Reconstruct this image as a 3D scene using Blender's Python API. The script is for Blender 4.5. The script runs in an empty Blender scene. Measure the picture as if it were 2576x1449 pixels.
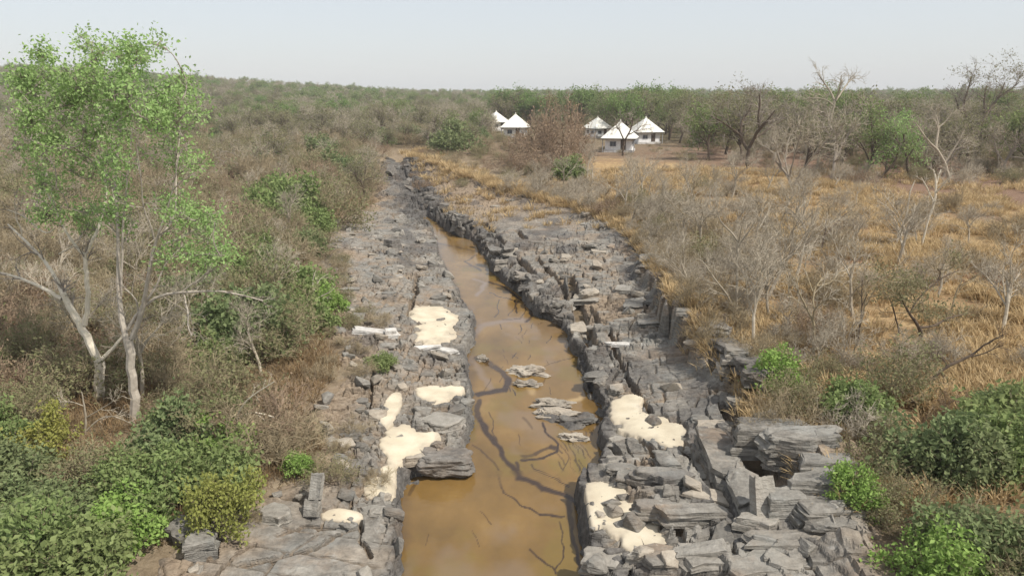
import bpy, math, random
import numpy as np
from mathutils import Vector, Matrix

# ------------------------------------------------------------------ camera, sky, sun, exposure
sc = bpy.context.scene
COL = sc.collection
random.seed(7)
RNG = np.random.default_rng(7)

CAM_Z, PITCH, HFOV = 12.0, math.radians(14.9), math.radians(70)
cam_d = bpy.data.cameras.new('camera')
cam_d.sensor_width = 36
cam_d.lens = 18 / math.tan(HFOV / 2)
cam_d.clip_start, cam_d.clip_end = 0.5, 5000
cam = bpy.data.objects.new('camera', cam_d)
cam.location = (0, 0, CAM_Z)
cam.rotation_euler = (math.pi / 2 - PITCH, 0, 0)
COL.objects.link(cam)
sc.camera = cam

SUN_EL, SUN_AZ = math.radians(52), math.radians(122)      # azimuth clockwise from +Y (away from the camera)
w = bpy.data.worlds.new('World')
sc.world = w
w.use_nodes = True
nt = w.node_tree
sky = nt.nodes.new('ShaderNodeTexSky')
sky.sky_type = 'NISHITA'
sky.sun_disc = False
sky.sun_elevation, sky.sun_rotation = SUN_EL, SUN_AZ
sky.air_density, sky.dust_density, sky.ozone_density = 1.0, 1.6, 2.0
bg = nt.nodes['Background']
bg.inputs['Strength'].default_value = 0.15
veil = nt.nodes.new('ShaderNodeMix')                       # thin even dust veil over the whole sky
veil.data_type = 'RGBA'
veil.inputs[0].default_value = 0.78
veil.inputs[7].default_value = (3.52, 3.6, 3.70, 1)
nt.links.new(sky.outputs[0], veil.inputs[6])
nt.links.new(veil.outputs[2], bg.inputs['Color'])

sun_d = bpy.data.lights.new('sun', 'SUN')
sun_d.energy, sun_d.angle, sun_d.color = 3.5, math.radians(1.0), (1.0, 0.95, 0.87)
sun = bpy.data.objects.new('sun', sun_d)
sv = Vector((math.sin(SUN_AZ) * math.cos(SUN_EL), math.cos(SUN_AZ) * math.cos(SUN_EL), math.sin(SUN_EL)))
sun.rotation_euler = sv.to_track_quat('Z', 'Y').to_euler()
sun.location = (0, 0, 60)
COL.objects.link(sun)

sc.view_settings.view_transform = 'Standard'
sc.view_settings.look = 'None'
sc.view_settings.exposure = 0.45
sc.view_settings.gamma = 1.0
sc.render.engine = 'CYCLES'
sc.cycles.use_denoising = True
sc.cycles.max_bounces = 5
sc.cycles.diffuse_bounces = 3
sc.cycles.transmission_bounces = 3
sc.cycles.volume_bounces = 0

# ------------------------------------------------------------------ projection: where a sight line of the survey picture meets the ground
FPX = 512 / math.tan(HFOV / 2)
CP, SP = math.cos(PITCH), math.sin(PITCH)


def ray(u, v):
    """direction of a sight line (survey picture 2576 x 1449)"""
    dx = (np.asarray(u, float) * 1024 / 2576 - 512) / FPX
    dy = (287.5 - np.asarray(v, float) * 575 / 1449) / FPX
    return dx, CP + dy * SP, -SP + dy * CP


def at_z(u, v, z):
    dx, dy, dz = ray(u, v)
    t = (z - CAM_Z) / dz
    return dx * t, dy * t


def at_y(u, v, y):
    dx, dy, dz = ray(u, v)
    t = y / dy
    return np.array([dx * t, y + 0 * t, CAM_Z + dz * t])


def px_m(y, z=2.0):
    """metres per survey pixel at a ground point"""
    return (y * CP + (CAM_Z - z) * SP) / FPX * 1024 / 2576


# ------------------------------------------------------------------ noise
def _h(ix, iy, s):
    n = (ix.astype(np.int64) * 374761393 + iy.astype(np.int64) * 668265263 + s * 974634777) & 0xFFFFFFFF
    n = ((n ^ (n >> 13)) * 1274126177) & 0xFFFFFFFF
    n = n ^ (n >> 16)
    return (n & 0xFFFFFF) / float(0xFFFFFF)


def vn(x, y, s=0):
    ix, iy = np.floor(x), np.floor(y)
    fx, fy = x - ix, y - iy
    fx, fy = fx * fx * (3 - 2 * fx), fy * fy * (3 - 2 * fy)
    a, b = _h(ix, iy, s), _h(ix + 1, iy, s)
    c, d = _h(ix, iy + 1, s), _h(ix + 1, iy + 1, s)
    return (a + (b - a) * fx) * (1 - fy) + (c + (d - c) * fx) * fy


def fbm(x, y, s=0, o=4):
    r, a, t = 0, 1.0, 0
    for k in range(o):
        r = r + a * vn(x * 2 ** k + 17.3 * k, y * 2 ** k - 9.1 * k, s + k)
        t += a
        a *= 0.5
    return r / t * 2 - 1          # about -1 .. 1


def ss(a, b, x):
    t = np.clip((x - a) / (b - a), 0, 1)
    return t * t * (3 - 2 * t)


# ------------------------------------------------------------------ the lie of the land
def line(pts, z):
    p = np.array(pts, float)
    x, y = at_z(p[:, 0], p[:, 1], z)
    o = np.argsort(y)
    return y[o], x[o]


WL = line([(1012, 1449), (1006, 1380), (1014, 1300), (1016, 1222), (1040, 1200), (1150, 1184), (1176, 1150), (1188, 1080), (1193, 1010), (1187, 960),
           (1185, 900), (1197, 850), (1195, 810), (1165, 760), (1135, 700), (1112, 660), (1100, 610), (1085, 572), (1058, 545)], 0)
WR = line([(1470, 1449), (1465, 1400), (1450, 1300), (1452, 1245), (1500, 1200), (1515, 1140), (1510, 1080), (1500, 1030), (1470, 980), (1447, 900),
           (1425, 850), (1400, 812), (1345, 795), (1300, 740), (1240, 690), (1220, 650), (1205, 625), (1190, 605), (1130, 588), (1082, 545)], 0)
BL = line([(350, 1449), (480, 1310), (620, 1265), (740, 1200), (790, 1110), (812, 1000), (828, 900), (836, 800), (818, 700), (804, 620),
           (840, 560), (925, 520), (965, 470), (972, 430), (962, 405)], 1.2)
BR = line([(2300, 1449), (2220, 1340), (2110, 1240), (2080, 1150), (1960, 1050), (1905, 980), (1850, 900), (1800, 830), (1720, 720), (1620, 610),
           (1510, 535), (1330, 492), (1160, 450), (1050, 415)], 1.9)
def ragged(L, s, amp):
    y = np.arange(10, 125, .4)
    x = np.interp(y, *L)
    return y, x + amp * (1 + y / 60) * fbm(y * .35, y * 0 + s, s, 3)


BL, BR = ragged(BL, 3, .9), ragged(BR, 8, .6)
GUL = line([(1070, 545), (1060, 500), (1020, 460), (985, 420)], 0.8)
Y_END = 72.0


def lat(L, y):
    return np.interp(y, L[0], L[1])


def edges(y):
    k = ss(68, 76, y)
    g = lat(GUL, y)
    return lat(WL, y) * (1 - k) + (g - .5) * k, lat(WR, y) * (1 - k) + (g + .5) * k


def zfloor(y):
    return 1.3 * ss(68, 112, y)


def rock_base(x, y):
    xl, xr = edges(y)
    bl, br = lat(BL, y), lat(BR, y)
    zc = zfloor(y)
    tl = np.clip((xl - x) / np.maximum(xl - bl, .6), -1, 1.3)
    tr = np.clip((x - xr) / np.maximum(br - xr, .6), -1, 1.3)
    left = zc + .5 * ss(0, .22, xl - x) + .75 * np.maximum(tl, 0)
    cl = .25 + .75 * ss(24, 30, y) * (1 - ss(40, 52, y))
    right = zc + (.5 + .15 * (1 - ss(18, 24, y))) * ss(0, .18, x - xr) + .85 * np.maximum(tr, 0) + (.75 + .6 * np.exp(-((y - 33) / 4) ** 2)) * cl * ss(.80, .88, tr) + .5 * (1 - cl) * np.maximum(tr, 0)
    bed = zc - .45 * (1 - ss(68, 78, y)) + .1
    return np.where(x < xl, left, np.where(x > xr, right, bed))


def hill(x, y):
    d = np.hypot(x, y)
    az = np.degrees(np.arctan2(x, np.maximum(y, 1)))
    return (16 * ss(180, 620, d) * (1 - ss(-34, -3, az)) + 6 * ss(200, 700, d)) * (1 - .3 * ss(900, 1500, d))


def zone_in(x, y):
    """metres inside the rock zone (negative outside)"""
    return np.minimum(x - lat(BL, y), lat(BR, y) - x) - 6 * ss(108, 118, y)


def ground_z(x, y):
    bl, br = lat(BL, y), lat(BR, y)
    a, b = np.maximum(bl - x, 0), np.maximum(x - br, 0)
    k = ss(85, 125, y)
    left = 1.05 + 1.1 * (1 - np.exp(-a / 9)) + .35 * ss(20, 50, a)
    right = 1.85 + 1.15 * (1 - np.exp(-b / 12))
    g = np.where(x < (bl + br) / 2, left, right)
    g = g * (1 - k) + 3.0 * k + hill(x, y)
    g = g + .12 * fbm(x * .35, y * .35, 5) * ss(-1, 3, -zone_in(x, y))
    ins = zone_in(x, y)
    rb = rock_base(x, y)
    return np.where(ins > 0, np.minimum(g, rb + .05 - .75 * ss(0, 1.0, ins)), g)


def surf(x, y):
    """smooth walking surface"""
    ins = zone_in(x, y)
    return np.where(ins > 0, rock_base(x, y), ground_z(x, y))


def gp(u, v, z=2.0):
    for _ in range(12):
        x, y = at_z(u, v, z)
        z = .5 * z + .5 * float(surf(np.array(x), np.array(y)))
    x, y = at_z(u, v, z)
    return float(x), float(y), float(z)


# sand pockets: (u, v, ru, rv) ellipses, each list one pocket
SAND = [
    ('pale sand flat beside the left rock ledge', [(1015, 1110, 45, 45), (1035, 1160, 30, 40), (1000, 1195, 40, 18), (1060, 1100, 40, 18)]),
    ('small pale sand pocket above the dark water corner', [(960, 1222, 36, 24), (1000, 1205, 25, 12)]),
    ('sand pocket among rubble near the boulder ledge', [(1095, 988, 42, 22), (1140, 980, 25, 10)]),
    ('narrow sand strip behind the left ledge', [(985, 1025, 20, 36)]),
    ('broad sandy pool floor on the left rocks upstream', [(1085, 790, 48, 22), (1095, 830, 42, 25), (1120, 805, 30, 20)]),
    ('thin sand smear on the smooth slab', [(858, 1296, 45, 14)]),
    ('large sand shelf on the right rock lip', [(1520, 1255, 62, 40), (1570, 1300, 60, 40), (1620, 1350, 50, 40), (1645, 1385, 30, 28), (1490, 1290, 30, 40)]),
    ('sand pocket on the right slab', [(1580, 1035, 42, 28), (1630, 1075, 52, 32), (1680, 1085, 38, 30), (1590, 1010, 24, 18)]),
]
SAND_W = []
for nm, es in SAND:
    L = []
    for (u, v, ru, rv) in es:
        x, y, z = gp(u, v, .8)
        x2, y2 = at_z(u + ru, v, z)
        x3, y3 = at_z(u, v - rv, z)
        L.append((x, y, abs(x2 - x) * 1.12, abs(y3 - y) * 1.12))
    cx, cy = L[0][0], L[0][1]
    zs = np.mean([float(rock_base(np.array(e[0]), np.array(e[1]))) for e in L]) + .02
    SAND_W.append((nm, L, zs))


def sand_f(L, x, y, s):
    f = np.full(np.shape(x), -9.0)
    for (cx, cy, rx, ry) in L:
        f = np.maximum(f, 1 - np.sqrt(((x - cx) / rx) ** 2 + ((y - cy) / ry) ** 2))
    return f + .42 * fbm(x * 1.9, y * 1.9, 40 + s, 4)


def sand_level(x, y, zs):
    return .45 * zs + .55 * rock_base(x, y) + .03 * fbm(x * .9, y * .9, 45, 2)


def brick(x, y, rot, L, W, s, jit=.35):
    """jointed rock: warped running bond. returns cell id hash, distance to the joint (m), local coords"""
    c, sn = math.cos(rot), math.sin(rot)
    a, b = c * x + sn * y, -sn * x + c * y
    wx, wy = jit * L * fbm(a / L * .6, b / W * .35, s, 2), jit * W * fbm(a / L * .45, b / W * .6, s + 3, 3)
    a, b = a + wx, b + wy
    r = np.floor(b / W)
    off = _h(r, r * 0, s + 9)
    ll = L * (.65 + .8 * _h(r, r * 0 + 5, s + 11))
    q = a / ll + off * 7
    i = np.floor(q)
    fa, fb = q - i, b / W - r
    d = np.minimum(np.minimum(fa, 1 - fa) * ll, np.minimum(fb, 1 - fb) * W)
    return i, r, d, fa - .5, fb - .5


def smooth_mask(x, y):
    m = 0
    for (u, v, ru, rv, z) in ((1690, 935, 95, 75, 1.3), (700, 1390, 260, 70, .8), (1660, 880, 80, 30, 1.3), (1330, 560, 120, 40, 1.0), (1080, 1000, 40, 20, .6), (1080, 745, 40, 25, .6)):
        cx, cy = at_z(u, v, z)
        x2, _ = at_z(u + ru, v, z)
        _, y3 = at_z(u, v - rv, z)
        q = np.hypot((x - cx) / (x2 - cx), (y - cy) / (y3 - cy))
        m = np.maximum(m, 1 - ss(.7, 1.15, q + .25 * fbm(x * .8, y * .8, 61, 2)))
    return m


CRACKS = [   # open joints: points and width (m), depth (m)
    ([(1432, 690), (1455, 760), (1480, 845), (1492, 880)], .40, .55), ([(1485, 760), (1540, 850), (1560, 880)], .16, .35), ([(1535, 872), (1580, 950), (1625, 1020), (1650, 1050)], .14, .30),
    ([(1462, 880), (1490, 960), (1520, 1010)], .16, .35), ([(1700, 1085), (1735, 1150), (1800, 1240), (1840, 1300)], .18, .40), ([(1818, 1020), (1850, 1070), (1890, 1100)], .22, .45), ([(1850, 985), (1880, 1040), (1900, 1080)], .25, .45),
    ([(1760, 1120), (1790, 1160)], .12, .3), ([(1940, 1190), (1990, 1235), (2010, 1300)], .30, .55), ([(1610, 1240), (1700, 1235), (1760, 1230)], .14, .3), ([(1600, 1320), (1700, 1322), (1800, 1330)], .12, .3), ([(1690, 1380), (1800, 1385), (1900, 1378)], .10, .25),
    ([(1710, 1330), (1722, 1400), (1735, 1449)], .10, .3), ([(1855, 1330), (1930, 1350), (1990, 1395)], .10, .3), ([(1560, 1085), (1640, 1130), (1660, 1190)], .10, .25), ([(1530, 1120), (1600, 1180), (1650, 1240)], .10, .25),
    ([(1050, 690), (1045, 730), (1030, 790)], .22, .35), ([(600, 1420), (690, 1405), (790, 1380), (850, 1345), (900, 1330)], .09, .28), ([(700, 1345), (770, 1320), (840, 1330)], .07, .2), ([(480, 1330), (500, 1400), (540, 1400), (560, 1340), (520, 1335)], .10, .3),
    ([(640, 1370), (580, 1400), (540, 1449)], .07, .2), ([(900, 1300), (905, 1360), (930, 1400)], .06, .18), ([(1300, 580), (1320, 600)], .3, .5), ([(1250, 620), (1300, 650), (1340, 690)], .35, .5), ([(1210, 560), (1250, 600), (1290, 625)], .5, .6), ([(1350, 650), (1400, 700), (1440, 760)], .25, .4),
    ([(1900, 1290), (1930, 1330)], .2, .4), ([(1960, 1075), (2050, 1090), (2110, 1120)], .12, .3), ([(950, 900), (930, 960), (925, 1040)], .1, .22), ([(1060, 1050), (1120, 1065), (1180, 1045)], .07, .2)]
CRACKS_W = []
for pts, wd, dp in CRACKS:
    CRACKS_W.append(([gp(u, v, 1.0)[:2] for u, v in pts], wd * 1.35 + .03, dp * 1.3))


def rock_z(x, y):
    xl, xr = edges(y)
    wob = .22 * fbm(x * .9, y * .9, 91, 3) + .10 * fbm(x * 4, y * 4, 92, 2)
    xw = x + wob
    ib, jb, _d, _a, _b = brick(x, y, math.radians(-8), 1.3, .8, 1, .3)
    h = rock_base(xw + 1.3 * (_h(ib, jb, 201) - .5) * ss(2.5, 1.2, lat(BR, y) - x) * ss(20, 26, y), y)
    right = ss(-.3, .6, x - (xl + xr) / 2)
    sm = smooth_mask(x, y)
    amp = (1 - .82 * sm)
    inch = ss(-.05, .12, np.maximum(xl - xw, xw - xr))
    up = .5 + .5 * (1 - ss(58, 84, y))
    wall = right * np.exp(-((np.clip((x - xr) / np.maximum(lat(BR, y) - xr, .6), -1, 2) - .86) / .12) ** 2) * ss(23, 30, y) * (1 - ss(42, 52, y))
    amp = amp * (1 - .6 * wall)
    # ledges: low frequency relief cut into plateaus by the joint blocks
    i, r, d, fa, fb = brick(x, y, math.radians(-8), 2.1, .95, 1, .25)
    rel = fbm(i * .47 + 3.1, r * .39, 121, 2)
    tilt = .5 + .5 * _h(i, r, 23)
    hb = rel * (.13 + .24 * right) + (_h(i, r, 21) - .5) * (.07 + .09 * right) + fa * (_h(i, r, 22) - .5) * .10 + fb * tilt * (.10 + .10 * right)
    cr = np.exp(-(d / .042) ** 2) * (.10 + .24 * _h(i, r, 24))
    # cleavage running along the stream: thin saw-tooth plates
    md = ss(-.25, .35, fbm(x * .28, y * .2, 131, 3))
    i2, r2, d2, fa2, fb2 = brick(x + 3.1 + .5 * fbm(x * .3, y * .3, 133, 3), y, math.radians(84), 2.2, .46, 2, .75)
    hb2 = md * (fb2 * (.02 + .13 * _h(i2, r2, 32)) + (_h(i2, r2, 31) - .5) * .08)
    cr2 = np.exp(-(d2 / .02) ** 2) * .10 * (_h(i2, r2, 33) > .55) * md
    # rubble
    rub = ss(.0, .35, fbm(x * .30, y * .30, 71, 3) + .30 * (1 - right) - .05)
    i3, r3, d3, fa3, fb3 = brick(x, y + 5, math.radians(20), .55, .30, 3, .6)
    hb3 = ((_h(i3, r3, 41) - .5) * .17 - .10 * np.exp(-(d3 / .035) ** 2) + .12 * fa3 * (_h(i3, r3, 42) - .5) + .10 * fb3 * _h(i3, r3, 43)) * (.12 + .88 * rub)
    cr, cr2 = cr * (1 - ss(40, 65, y)), cr2 * (1 - ss(26, 42, y))
    h = h + inch * amp * (hb + hb2 + hb3 - cr - cr2) * up + inch * (.07 * fbm(x * .9, y * .9, 81, 3) - .30 * cr * sm)
    # bedding steps
    st = .15
    lo = .6 * fbm(x * .5, y * .5, 99, 2)
    q = h / st + lo
    fq = q - np.floor(q)
    h2 = (np.floor(q) + .25 * fq + .75 * ss(.55, .95, fq) - lo) * st
    h = h + (h2 - h) * .8 * amp * inch
    h = h + inch * .012 * fbm(x * 7, y * 7, 55, 2)
    # long open joints
    for pts, wd, dp in CRACKS_W:
        for (ax, ay), (bx, by) in zip(pts[:-1], pts[1:]):
            sel = (y > min(ay, by) - 1) & (y < max(ay, by) + 1)
            if not np.any(sel):
                continue
            X, Y = (x + wob * .6)[sel], y[sel]
            t = np.clip(((X - ax) * (bx - ax) + (Y - ay) * (by - ay)) / ((bx - ax) ** 2 + (by - ay) ** 2 + 1e-9), 0, 1)
            d_ = np.hypot(X - ax - t * (bx - ax), Y - ay - t * (by - ay))
            h[sel] = h[sel] - dp * (1 - ss(wd * .35, wd * .65, d_ + .05 * fbm(X * 2, Y * 2, 18, 2)))
    # rough black ribs along the upstream gully
    fu = ss(54, 68, y)
    gul = np.exp(-((x - (xr + .8 - 1.2 * fu)) / (1.1 + 2.6 * fu)) ** 2) * ss(34, 42, y) * (1 - ss(100, 112, y))
    gul = gul * np.where((x > xl - .1) & (x < xr + .1), ss(70, 76, y), 1)
    i4, r4, d4, _, _ = brick(x, y, math.radians(60), .9, .5, 6, .7)
    h = h + gul * ((_h(i4, r4, 66) - .35) * (.7 + .35 * fu) - .2 * np.exp(-(d4 / .06) ** 2))
    (ax, ay), (bx, by) = at_z(1872, 1105, 1.2), at_z(1925, 1300, 1.0)
    t = np.clip(((x - ax) * (bx - ax) + (y - ay) * (by - ay)) / ((bx - ax) ** 2 + (by - ay) ** 2), 0, 1)
    dc = np.hypot(x - ax - t * (bx - ax), y - ay - t * (by - ay))
    h = h - 1.0 * (1 - ss(.28, .42, dc + .12 * fbm(x * 2, y * 2, 17, 2))) + .45 * (1 - ss(1.6, 2.0, np.hypot((x - (ax + bx) / 2 - 1.7) * .9, (y - (ay + by) / 2) * .8))) * ss(.3, .45, dc)
    # islands of rock in the stream
    for (u, v, rr, zz) in ((1330, 938, .50, .13), (1328, 966, .36, .10), (1392, 1018, .48, .09), (1400, 1048, .62, .12), (1440, 1070, .5, .10), (1448, 1102, .38, .09), (1470, 1050, .5, .14), (1370, 1032, .3, .08)):
        cx, cy = at_z(u, v, 0)
        q = np.hypot((x - cx) / rr, (y - cy) / (rr * .8))
        isl = (1 - q) * .4 + .22 * fbm(x * 2.6, y * 2.6, 77, 3)
        h = np.maximum(h, np.minimum(isl, zz + .05 * fbm(x * 6, y * 6, 78, 2)))
    # sand pockets are hollows
    for k, (nm, L, zs) in enumerate(SAND_W):
        f = sand_f(L, x, y, k)
        m = ss(-.16, .08, f)
        lv = sand_level(x, y, zs)
        h = h * (1 - m) + m * (lv - .10 + (h - lv) * .14 + .27 * np.maximum(fbm(x * 3.2, y * 3.2, 88, 4) - .20, 0))
    ins = zone_in(x, y)
    h = h - .7 * ss(-.1, 1.3, -ins + .7 * fbm(x * .6, y * .6, 14, 3)) - .25 * ss(-.8, .6, -ins)
    return h


# ------------------------------------------------------------------ mesh helpers
def mesh_from(name, verts, quads, mats=(), mat_idx=None, attrs=None, smooth=False):
    me = bpy.data.meshes.new(name)
    verts = np.ascontiguousarray(verts, np.float32)
    quads = np.ascontiguousarray(quads, np.int32)
    nf, k = quads.shape
    me.vertices.add(len(verts))
    me.vertices.foreach_set('co', verts.ravel())
    me.loops.add(nf * k)
    me.loops.foreach_set('vertex_index', quads.ravel())
    me.polygons.add(nf)
    me.polygons.foreach_set('loop_start', np.arange(0, nf * k, k, dtype=np.int32))
    me.polygons.foreach_set('loop_total', np.full(nf, k, np.int32))
    for m in mats:
        me.materials.append(m)
    if mat_idx is not None:
        me.polygons.foreach_set('material_index', np.ascontiguousarray(mat_idx, np.int32))
    me.polygons.foreach_set('use_smooth', np.full(nf, smooth, bool))
    for a, d in (attrs or {}).items():
        at = me.attributes.new(a, 'FLOAT', 'POINT')
        at.data.foreach_set('value', np.ascontiguousarray(d, np.float32))
    me.update(calc_edges=True)
    me.validate()
    return me


def grid_quads(nr, nc):
    i = np.arange(nr - 1)[:, None] * nc + np.arange(nc - 1)[None, :]
    return np.stack([i, i + 1, i + nc + 1, i + nc], -1).reshape(-1, 4)


def link(name, me, parent=None, loc=None, rot=None, scale=None, **props):
    o = bpy.data.objects.new(name, me)
    COL.objects.link(o)
    if loc is not None:
        o.location = loc
    if rot is not None:
        o.rotation_euler = rot
    if scale is not None:
        o.scale = scale if hasattr(scale, '__len__') else (scale,) * 3
    if parent is not None:
        o.parent = parent
    for k, v in props.items():
        if v is not None:
            o[k] = v
    return o


# ------------------------------------------------------------------ materials
def new_mat(name):
    m = bpy.data.materials.new(name)
    m.use_nodes = True
    t = m.node_tree
    for n in list(t.nodes):
        t.nodes.remove(n)
    out = t.nodes.new('ShaderNodeOutputMaterial')
    return m, t, out


def N(t, typ, **kw):
    n = t.nodes.new(typ)
    for k, v in kw.items():
        if k.startswith('i_'):
            n.inputs[k[2:]].default_value = v
        else:
            setattr(n, k, v)
    return n


def noise(t, scale, detail=4, vec=None, rough=.55):
    n = N(t, 'ShaderNodeTexNoise')
    n.inputs['Scale'].default_value = scale
    n.inputs['Detail'].default_value = detail
    n.inputs['Roughness'].default_value = rough
    if vec is not None:
        t.links.new(vec, n.inputs['Vector'])
    return n.outputs['Fac']


def ramp(t, fac, stops):
    r = N(t, 'ShaderNodeValToRGB')
    e = r.color_ramp.elements
    e[0].position, e[1].position = stops[0][0], stops[-1][0]
    e[0].color, e[1].color = (*stops[0][1], 1), (*stops[-1][1], 1)
    for p, c in stops[1:-1]:
        n = e.new(p)
        n.color = (*c, 1)
    t.links.new(fac, r.inputs[0])
    return r.outputs[0]


def mix(t, fac, a, b, typ='MIX'):
    m = N(t, 'ShaderNodeMix', data_type='RGBA', blend_type=typ)
    for s, v in ((m.inputs[0], fac), (m.inputs[6], a), (m.inputs[7], b)):
        if hasattr(v, 'is_linked') or hasattr(v, 'node'):
            t.links.new(v, s)
        elif isinstance(v, (int, float)):
            s.default_value = v
        else:
            s.default_value = (*v, 1)
    return m.outputs[2]


def mrange(t, v, a, b, c=0, d=1):
    m = N(t, 'ShaderNodeMapRange')
    t.links.new(v, m.inputs[0])
    for i, q in enumerate((a, b, c, d)):
        m.inputs[i + 1].default_value = q
    return m.outputs[0]


def attr(t, name):
    return N(t, 'ShaderNodeAttribute', attribute_name=name).outputs['Fac']


def principled(t, out, col, rough=.9, spec=.2, bump=None, bdist=.02, bstr=.6):
    p = N(t, 'ShaderNodeBsdfPrincipled')
    if hasattr(col, 'node'):
        t.links.new(col, p.inputs['Base Color'])
    else:
        p.inputs['Base Color'].default_value = (*col, 1)
    p.inputs['Roughness'].default_value = rough
    p.inputs['Specular IOR Level'].default_value = spec
    if bump is not None:
        b = N(t, 'ShaderNodeBump')
        b.inputs['Strength'].default_value = bstr
        b.inputs['Distance'].default_value = bdist
        t.links.new(bump, b.inputs['Height'])
        t.links.new(b.outputs[0], p.inputs['Normal'])
    t.links.new(p.outputs[0], out.inputs[0])
    return p


def wpos(t, sx=1, sy=1, sz=1):
    g = N(t, 'ShaderNodeNewGeometry').outputs['Position']
    m = N(t, 'ShaderNodeVectorMath', operation='MULTIPLY')
    t.links.new(g, m.inputs[0])
    m.inputs[1].default_value = (sx, sy, sz)
    return m.outputs[0]


def rock_material(name, lo, mid, hi, stain=.65):
    m, t, out = new_mat(name)
    p = wpos(t)
    n1 = noise(t, .8, 5, p)
    n2 = noise(t, 5, 6, p, .65)
    n3 = noise(t, 1.0, 5, wpos(t, 1.2, 3.5, 16), .6)       # bedding
    n4 = noise(t, 1.0, 5, wpos(t, 1.2, 7, 2), .7)           # grain of the cleaved tops
    f = N(t, 'ShaderNodeMath', operation='ADD')
    t.links.new(mrange(t, n1, .3, .7, 0, .4), f.inputs[0])
    t.links.new(mrange(t, n2, .3, .7, 0, .35), f.inputs[1])
    f2 = N(t, 'ShaderNodeMath', operation='ADD')
    t.links.new(f.outputs[0], f2.inputs[0])
    t.links.new(mrange(t, n3, .3, .7, 0, .3), f2.inputs[1])
    c = ramp(t, f2.outputs[0], [(.15, lo), (.5, mid), (.95, hi)])
    st = mrange(t, noise(t, .45, 5, wpos(t, 1, 1, 1.5), .65), .52, .68, 0, stain)
    c = mix(t, st, c, (.30, .215, .145))
    bl = mrange(t, noise(t, .7, 4, wpos(t, 1.3, .7, 1)), .55, .7, 0, .5)
    c = mix(t, bl, c, (.235, .24, .225))
    c = mix(t, mrange(t, noise(t, 2.2, 6, p, .7), .60, .72, 0, .45), c, (.46, .45, .41))   # lichen
    c = mix(t, mrange(t, n4, .58, .70, 0, .5), c, (.10, .095, .09))                        # dark grain
    c = mix(t, attr(t, 'soil'), c, ramp(t, n2, [(.3, (.16, .115, .075)), (.7, (.36, .275, .19))]))
    c = mix(t, attr(t, 'dark'), c, mix(t, mrange(t, n2, .35, .7, 0, 1), (.045, .042, .042), (.13, .122, .115)))
    oi = N(t, 'ShaderNodeObjectInfo').outputs['Random']
    c = mix(t, mrange(t, oi, .0, .5, .38, 0), c, (.075, .07, .062))
    c = mix(t, mrange(t, oi, .72, 1.0, 0, .35), c, (.42, .37, .30))
    f3 = N(t, 'ShaderNodeMath', operation='ADD')
    t.links.new(n2, f3.inputs[0])
    t.links.new(n4, f3.inputs[1])
    f4 = N(t, 'ShaderNodeMath', operation='ADD')
    t.links.new(f3.outputs[0], f4.inputs[0])
    t.links.new(n3, f4.inputs[1])
    principled(t, out, c, .85, .25, f4.outputs[0], .09, .8)
    return m


M_ROCK = rock_material('grey_layered_rock', (.095, .086, .074), (.205, .187, .16), (.37, .345, .30))
M_SLAB = rock_material('grey_slab_rock', (.115, .105, .092), (.245, .228, .198), (.40, .375, .33), .35)
M_DARK = rock_material('dark_wet_rock', (.08, .072, .064), (.165, .15, .132), (.28, .26, .23), .3)
M_WARM = rock_material('warm_buff_rock', (.22, .18, .14), (.37, .32, .255), (.50, .45, .37), .3)
M_QUARTZ = rock_material('white_quartz_rock', (.45, .42, .38), (.66, .63, .58), (.78, .76, .72), .15)


def ground_material():
    m, t, out = new_mat('dry_earth')
    p = wpos(t)
    n1, n2, n3 = noise(t, .25, 5, p), noise(t, 2.2, 6, p, .7), noise(t, 9, 5, p, .7)
    soil = ramp(t, n2, [(.3, (.11, .082, .052)), (.5, (.20, .15, .095)), (.7, (.29, .225, .15))])
    soil = mix(t, mrange(t, n1, .55, .68, 0, .5), soil, (.17, .09, .05))          # rust leaf litter
    soil = mix(t, mrange(t, n3, .55, .7, 0, .5), soil, (.30, .25, .17))
    gold = ramp(t, n2, [(.3, (.24, .16, .085)), (.5, (.40, .275, .14)), (.72, (.55, .40, .22))])
    gold = mix(t, mrange(t, noise(t, .14, 5, p, .65), .48, .6, 0, .75), gold, (.25, .165, .10))
    bare = ramp(t, n2, [(.3, (.17, .105, .07)), (.7, (.27, .18, .125))])
    pale = ramp(t, n2, [(.3, (.27, .205, .14)), (.7, (.44, .36, .26))])
    c = mix(t, attr(t, 'gold'), soil, gold)
    c = mix(t, attr(t, 'bare'), c, bare)
    c = mix(t, attr(t, 'wood'), c, ramp(t, n2, [(.3, (.085, .085, .040)), (.7, (.16, .145, .075))]))
    c = mix(t, attr(t, 'red'), c, ramp(t, n2, [(.3, (.13, .062, .038)), (.7, (.25, .125, .075))]))
    c = mix(t, attr(t, 'pale'), c, pale)
    principled(t, out, c, .95, .1, n3, .12, .9)
    return m


M_GROUND = ground_material()


def sand_material():
    m, t, out = new_mat('pale_dry_sand')
    p = wpos(t)
    n1, n2 = noise(t, 1.6, 4, p), noise(t, 40, 4, p, .7)
    c = ramp(t, n1, [(.3, (.48, .41, .30)), (.55, (.59, .52, .39)), (.75, (.65, .58, .46))])
    c = mix(t, mrange(t, n2, .6, .75, 0, .35), c, (.38, .30, .2))
    c = mix(t, mrange(t, noise(t, 3.2, 5, p, .7), .55, .72, 0, .55), c, (.50, .40, .26))
    c = mix(t, attr(t, 'thin'), c, (.40, .34, .26))
    principled(t, out, c, .95, .1, n2, .01, .4)
    return m


M_SAND = sand_material()


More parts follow.
